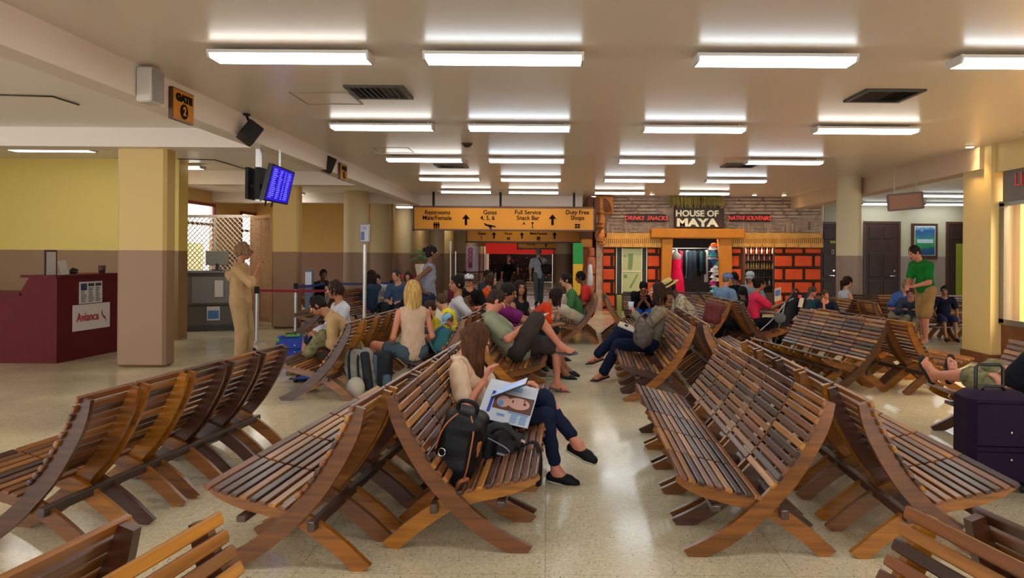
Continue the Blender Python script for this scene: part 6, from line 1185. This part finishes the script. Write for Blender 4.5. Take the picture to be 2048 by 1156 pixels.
# --- black backpack
c = P(1002, 892, 4.72); bp_ = thing('black_backpack', Vector((c.x, c.y, .38)), 'slouched black backpack between the travel bag and the reader', 'bag'); R_ = R3(8, 16, 4); Rm = Matrix(R_.tolist())
Q = Blob(.007, .04); Q.box(c + Vector((0, 0, -.02)), (.135, .13, .10), R_, .07).ell(c + Rm @ Vector((-.03, 0, .05)), (.12, .12, .09), R_).ell(c + Rm @ Vector((.04, -.09, -.03)), (.085, .06, .075), R_); blob_part('bag_body', Q, M_black, bp_, noise=.01, nsc=24, seed=8)
loc2 = lambda x, y, z: c + Rm @ Vector((x, y, z)); MB().tube(catmull([tuple(loc2(*q)) for q in ((-.10, -.11, .07), (-.04, -.145, .07), (.03, -.15, .05), (.08, -.14, .0))]), .004, 6).build('zip_line', mat('zip_grey', '#8c8c90', .4), bp_, smooth=True); MB().tube(catmull([tuple(loc2(*q)) for q in ((-.09, -.08, .10), (-.04, -.1, .15), (.03, -.1, .13), (.08, -.08, .08))]), .013, 8, flat=.5).build('strap', M_black, bp_, smooth=True)
MB().box(loc2(.0, -.165, .015), (.05, .004, .012), Rm).build('badge', mat('zip_grey', '#8c8c90'), bp_)
ce = P(1045, 885, 4.6); MB().tube(catmull([tuple(q) for q in (P(1030, 900, 4.62), P(1060, 885, 4.5), P(1074, 890, 4.42), P(1080, 920, 4.42), P(1078, 965, 4.44), P(1074, 972, 4.46))]), .015, 8, flat=.3).build('hanging_strap', M_black, bp_, smooth=True); MB().box(ce, (.035, .03, .03), (0.3, .4, 0), bev=.005).build('buckle', M_chrome, bp_)
# --- grey-brown bag of the woman in jeans
c = P(1286, 668, 9.2); t = thing('crescent_bag', Vector((c.x, c.y, .4)), 'grey-brown crescent shoulder bag beside the woman in jeans', 'bag'); Q = Blob(.008, .03); Q.ell(c, (.13, .08, .16)).ell(c - Vector((0, 0, .07)), (.11, .08, .10)); b_ = blob_part('bag_body', Q, mat('bag_taupe', '#5c5048', .8, bump=.5, vary=.35, vscale=25), t, noise=.008, nsc=26, seed=3)
MB().tube(catmull([tuple(c + Vector(q)) for q in ((-.11, 0, .09), (-.05, 0, .2), (.05, 0, .26), (.12, 0, .12))]), .012, 8).build('strap', MATS['bag_taupe'], t, smooth=True)
# --- dark red bag behind the straw hat man
c = P(1426, 626, 12.1); t = thing('dark_red_bag', c - Vector((0, 0, .2)), 'dark red shoulder bag hanging behind the man in the straw hat', 'bag'); Q = Blob(.011, .04); Q.box(c, (.15, .09, .17), R3(0, 14, 0), .08); blob_part('bag_body', Q, mat('bag_red', '#5c0c18', .6, bump=.4), t, noise=.01, nsc=20, seed=2); MB().tube(catmull([tuple(q) for q in (c + Vector((-.1, 0, .14)), P(1408, 600, 12.4), P(1394, 582, 12.55))]), .014, 8).build('strap', M_black, t, smooth=True)
# --- teal backpack
c = P(884, 680, 8.95); t = thing('teal_backpack', c - Vector((0, 0, .2)), 'teal backpack with an orange patch beside the blonde woman', 'bag'); Q = Blob(.009, .04); Q.box(c, (.10, .12, .15), R3(0, 18, 10), .06).ell(c + Vector((.04, -.08, -.03)), (.08, .05, .08)); blob_part('bag_body', Q, mat('bag_teal', '#0c5860', .7, bump=.4), t, noise=.009, nsc=24, seed=4)
MB().box(c + Vector((.06, -.13, -.09)), (.09, .03, .06), (0, .2, 0), bev=.012).build('orange_patch', mat('patch_orange', '#d8481c', .6), t); MB().tube(catmull([tuple(c + Vector(q)) for q in ((-.05, -.1, -.14), (-.12, -.14, 0), (-.06, -.13, .12), (.02, -.06, .17))]), .018, 8, flat=.4).build('strap', mat('strap_steel', '#3c6070', .7), t, smooth=True)
# --- two rucksacks on the floor behind the khaki couple's bench
M_gre = mat('ruck_grey', '#8a867c', .8, bump=.4, vary=.15); M_nav = mat('ruck_navy', '#10161e', .8, bump=.3); M_bls = mat('ruck_blue', '#44566c', .7, bump=.3)
c = P(722, 745, 8.45); c.z = .26; t = thing('grey_rucksack', Vector((c.x, c.y, 0)), 'large grey and black rucksack standing on the floor behind a bench', 'bag'); Q = Blob(.01, .03); Q.box(c, (.15, .13, .26), R3(0, -8, 0), .08); blob_part('bag_body', Q, M_gre, t, noise=.01, nsc=20, seed=6)
Q = Blob(.01, .02); Q.box(c + Vector((.09, -.1, .03)), (.05, .05, .22), R3(0, -8, 0), .04); blob_part('side_pocket', Q, M_nav, t); Q = Blob(.009, .02); Q.ell((c.x - .01, c.y - .19, .12), (.10, .07, .12)); blob_part('front_pouch', Q, mat('ruck_pale', '#b0a898', .8), t)
for x_ in (-.07, .03): MB().tube(catmull([tuple(c + Vector(q)) for q in ((x_, -.13, -.2), (x_ - .02, -.16, 0), (x_ - .03, -.14, .18), (x_ - .03, -.02, .27))]), .016, 8, flat=.4).build('strap', M_nav, t, smooth=True)
c = P(762, 748, 8.6); c.z = .24; t = thing('navy_rucksack', Vector((c.x, c.y, 0)), 'navy and steel blue rucksack standing beside the grey rucksack', 'bag'); Q = Blob(.01, .03); Q.box(c, (.12, .12, .24), R3(0, 5, 0), .07); blob_part('bag_body', Q, M_nav, t, noise=.008, nsc=20, seed=7); Q = Blob(.01, .02); Q.box(c + Vector((-.06, -.1, .04)), (.045, .05, .17), None, .035); blob_part('side_pocket', Q, M_bls, t); Q = Blob(.01, .02); Q.box(c + Vector((.09, -.1, -.1)), (.05, .05, .09), None, .035); blob_part('front_pouch', Q, M_bls, t)
# --- suitcases
def case(name, label, c, w, d, h, m, rz=0, lean=0, handle=.25, stripe=None, wheels=True):
    t = thing(name, c, label, 'suitcase', radians(rz)); M_ = PW(t) @ Matrix.Rotation(radians(lean), 4, 'X'); b = MB().bb(-w / 2, w / 2, -d / 2, d / 2, .05, h, bev=.045).xf(M_).build('shell', m, t, autosmooth=True)
    mb = MB(); mb.bb(-w / 2 + .04, w / 2 - .04, -d / 2 - .008, -d / 2 + .01, h * .12, h * .42, bev=.015); mb.bb(-w / 2 + .04, w / 2 - .04, -d / 2 - .008, -d / 2 + .01, h * .47, h * .90, bev=.015); mb.xf(M_).build('front_pocket', m, t, autosmooth=True)
    if stripe: mb = MB().bb(-w / 2 - .002, w / 2 + .002, -d / 2 - .003, d / 2 + .003, h * .78, h * .90).bb(-w * .2, w * .3, -d / 2 + .02, d / 2 - .02, h - .01, h + .006).xf(M_).build('stripe', stripe, t)
    if wheels:
        for sx in (-1, 1): MB().tube([M_ @ Vector((sx * (w / 2 - .05) - .015, d / 2 - .05, .032)), M_ @ Vector((sx * (w / 2 - .05) + .015, d / 2 - .05, .032))], .032, 16).build('wheel', M_plast, t, autosmooth=True); MB().tube([M_ @ Vector((sx * (w / 2 - .05) - .015, -d / 2 + .05, .032)), M_ @ Vector((sx * (w / 2 - .05) + .015, -d / 2 + .05, .032))], .032, 16).build('wheel', M_plast, t, autosmooth=True)
    if handle: MB().tube([M_ @ Vector(q) for q in ((-.09, .04, h - .02), (-.09, .04, h + handle - .02), (-.07, .04, h + handle), (.07, .04, h + handle), (.09, .04, h + handle - .02), (.09, .04, h - .02))], .012, 10).build('pull_handle', M_plast, t, autosmooth=True)
    MB().tube([M_ @ Vector(q) for q in ((-.08, -.02, h - .01), (-.06, -.02, h + .03), (.06, -.02, h + .03), (.08, -.02, h - .01))], .01, 8).build('top_handle', M_plast, t, smooth=True)
    for z in (.35, .62): MB().ell(M_ @ Vector((w * .12, -d / 2 - .02, h * z)), (.009, .006, .009)).build('zip_pull', M_chrome, t)
    return t
case('purple_suitcase', 'large dark purple suitcase with a raised black handle beside the resting person', (3.10, 5.22, 0), .42, .30, .68, mat('case_purple', '#1e0c26', .75, bump=.3, spec=.2), rz=-6, handle=.17)
case('child_suitcase', 'blue and lime green trolley case standing by the khaki couple', (G(560, 727).x, G(560, 727).y + .45, 0), .42, .26, .36, mat('case_blue', '#1438a0', .4), rz=20, handle=0, stripe=mat('case_lime', '#50a028', .4))
case('blue_suitcase', 'plain blue trolley case under the near end of the couple\'s bench', (G(600, 768).x, G(600, 768).y + .18, 0), .32, .20, .34, mat('case_blue2', '#0c3490', .45), rz=10, handle=0)
c = G(488, 716); Q = Blob(.012, .04); Q.ell(c + Vector((.05, 0, .09)), (.14, .12, .09)).ell(c + Vector((-.05, -.03, .12)), (.08, .08, .09)); t = thing('floor_bag', c, 'small dark bag with a red accent on the floor by the woman in khaki', 'bag'); blob_part('bag_body', Q, M_nav, t, noise=.01, nsc=20); MB().box(c + Vector((-.05, -.11, .12)), (.06, .02, .05), bev=.008).build('red_accent', mat('accent_red', '#b01c28', .5), t)
# --- shoulder bag of the walking man
h = W(wm, wm['pel'] + Vector((.22, -.05, .18))); t = thing('shoulder_bag', h, 'black shoulder bag at the hip of the man walking away', 'bag'); Q = Blob(.014, .03); Q.box(h, (.20, .09, .15), None, .05); blob_part('bag_body', Q, M_black, t); MB().tube([h + Vector((-.1, -.1, .12)), W(wm, wm['neck'] + Vector((-.02, -.12, .02)))], .018, 8).build('strap', M_black, t)
# --- patterned backpack, small case by the benches
c = P(1699, 624, 12.6); c.z = .5; t = thing('child_backpack', c - Vector((0, 0, .12)), 'small pale blue and pink child backpack on a bench seat', 'bag'); Q = Blob(.01, .03); Q.ell(c, (.15, .1, .11)); blob_part('bag_body', Q, mat('bag_pastel', '#8ab0c8', .7, vary=.6, vscale=18), t); MB().tube(catmull([tuple(c + Vector(q)) for q in ((-.1, -.08, -.04), (-.03, -.12, .05), (.06, -.11, .05), (.12, -.06, -.04))]), .014, 8).build('strap', mat('strap_pink', '#b83858', .6), t, smooth=True)
o = MB().bb(P(1237, 0, 14.6).x, P(1247, 0, 14.6).x, 14.5, 14.62, P(0, 640, 14.6).z - .05 if False else 0.0, P(1242, 590, 14.6).z, bev=.01).build('folded_sign', mat('sign_lime', '#a8a050', .6)); tag(o, 'narrow yellowish folded board beside the bench in front of the shop', 'board')
# --- stroller
Ys = 12.55; st = thing('stroller', (P(1555, 690, Ys).x, Ys, 0), 'folding navy stroller with grey frame and hooked black handles', 'stroller'); M_fr = mat('stroller_frame', '#8c9098', .35, .6); M_nv = mat('stroller_navy', '#12162c', .8, bump=.3)
for k_, dy in enumerate((-.2, .2)):
    Z = lambda px, py: P(px, py, Ys) + Vector((dy * .9, dy * .6, 0))
    def Zg(px, z): q = P(px, 600, Ys) + Vector((dy * .9, dy * .6, 0)); q.z = z; return q
    MB().tube(catmull([tuple(q) for q in (Z(1604, 596), Z(1588, 606), Z(1560, 640), Z(1530, 668), Zg(1521, .12))]), .013, 8).build('frame_tube', M_fr, st, smooth=True)
    MB().tube([Z(1587, 604), Z(1578, 640), Zg(1566, .10)], .013, 8).build('frame_tube', M_fr, st, smooth=True); MB().tube([Z(1535, 665), Zg(1570, .12)], .010, 8).build('frame_tube', M_fr, st)
    MB().tube(catmull([tuple(q) for q in (Z(1588, 606), Z(1600, 590), Z(1604, 580), Z(1610, 578), Z(1615, 584))]), .02, 8).build('handle', M_plast, st, smooth=True)
    for px in (1522, 1567):
        for o_ in (-.03, .03): q = Zg(px, .075); MB().tube([q + Vector((0, o_ - .01, 0)), q + Vector((0, o_ + .01, 0))], .075, 20).build('wheel', M_plast, st, autosmooth=True); MB().tube([q + Vector((0, o_ - .013, 0)), q + Vector((0, o_ + .013, 0))], .032, 14).build('hub', mat('hub_grey', '#a8a49c', .4), st)
g = [[P(a, b, Ys) + Vector((dy * .9, dy * .6, 0)) for dy in (-.19, -.1, 0, .1, .19)] for a, b in ((1600, 585), (1590, 600), (1572, 628), (1553, 652), (1540, 660), (1532, 664))]; mb = MB().sheet(g); mb.sheet([[q + Vector((.03, 0, -.03)) for q in row] for row in g]); mb.build('seat_fabric', M_nv, st, smooth=True, fix=False)
Q = Blob(.012, .03); c = P(1606, 618, Ys); Q.box(c, (.05, .17, .17), R3(0, 10, 0), .04); blob_part('hanging_bag', Q, M_nv, st); c = P(1560, 636, Ys - .22); Q = Blob(.012, .02); Q.ell(c, (.10, .03, .09)); blob_part('grey_panel', Q, mat('stroller_grey', '#50545c', .7), st)
c = P(1602, 605, Ys - .24); MB().box(c, (.07, .01, .16), (0, radians(12), 0)).build('luggage_tag', mat('tag_pale', '#b8b098', .5), st); MB().box(c + Vector((-.02, 0, .1)), (.06, .015, .05), bev=.005).build('pink_clip', mat('clip_pink', '#d81c48', .5), st)
# shirt print on the woman in white
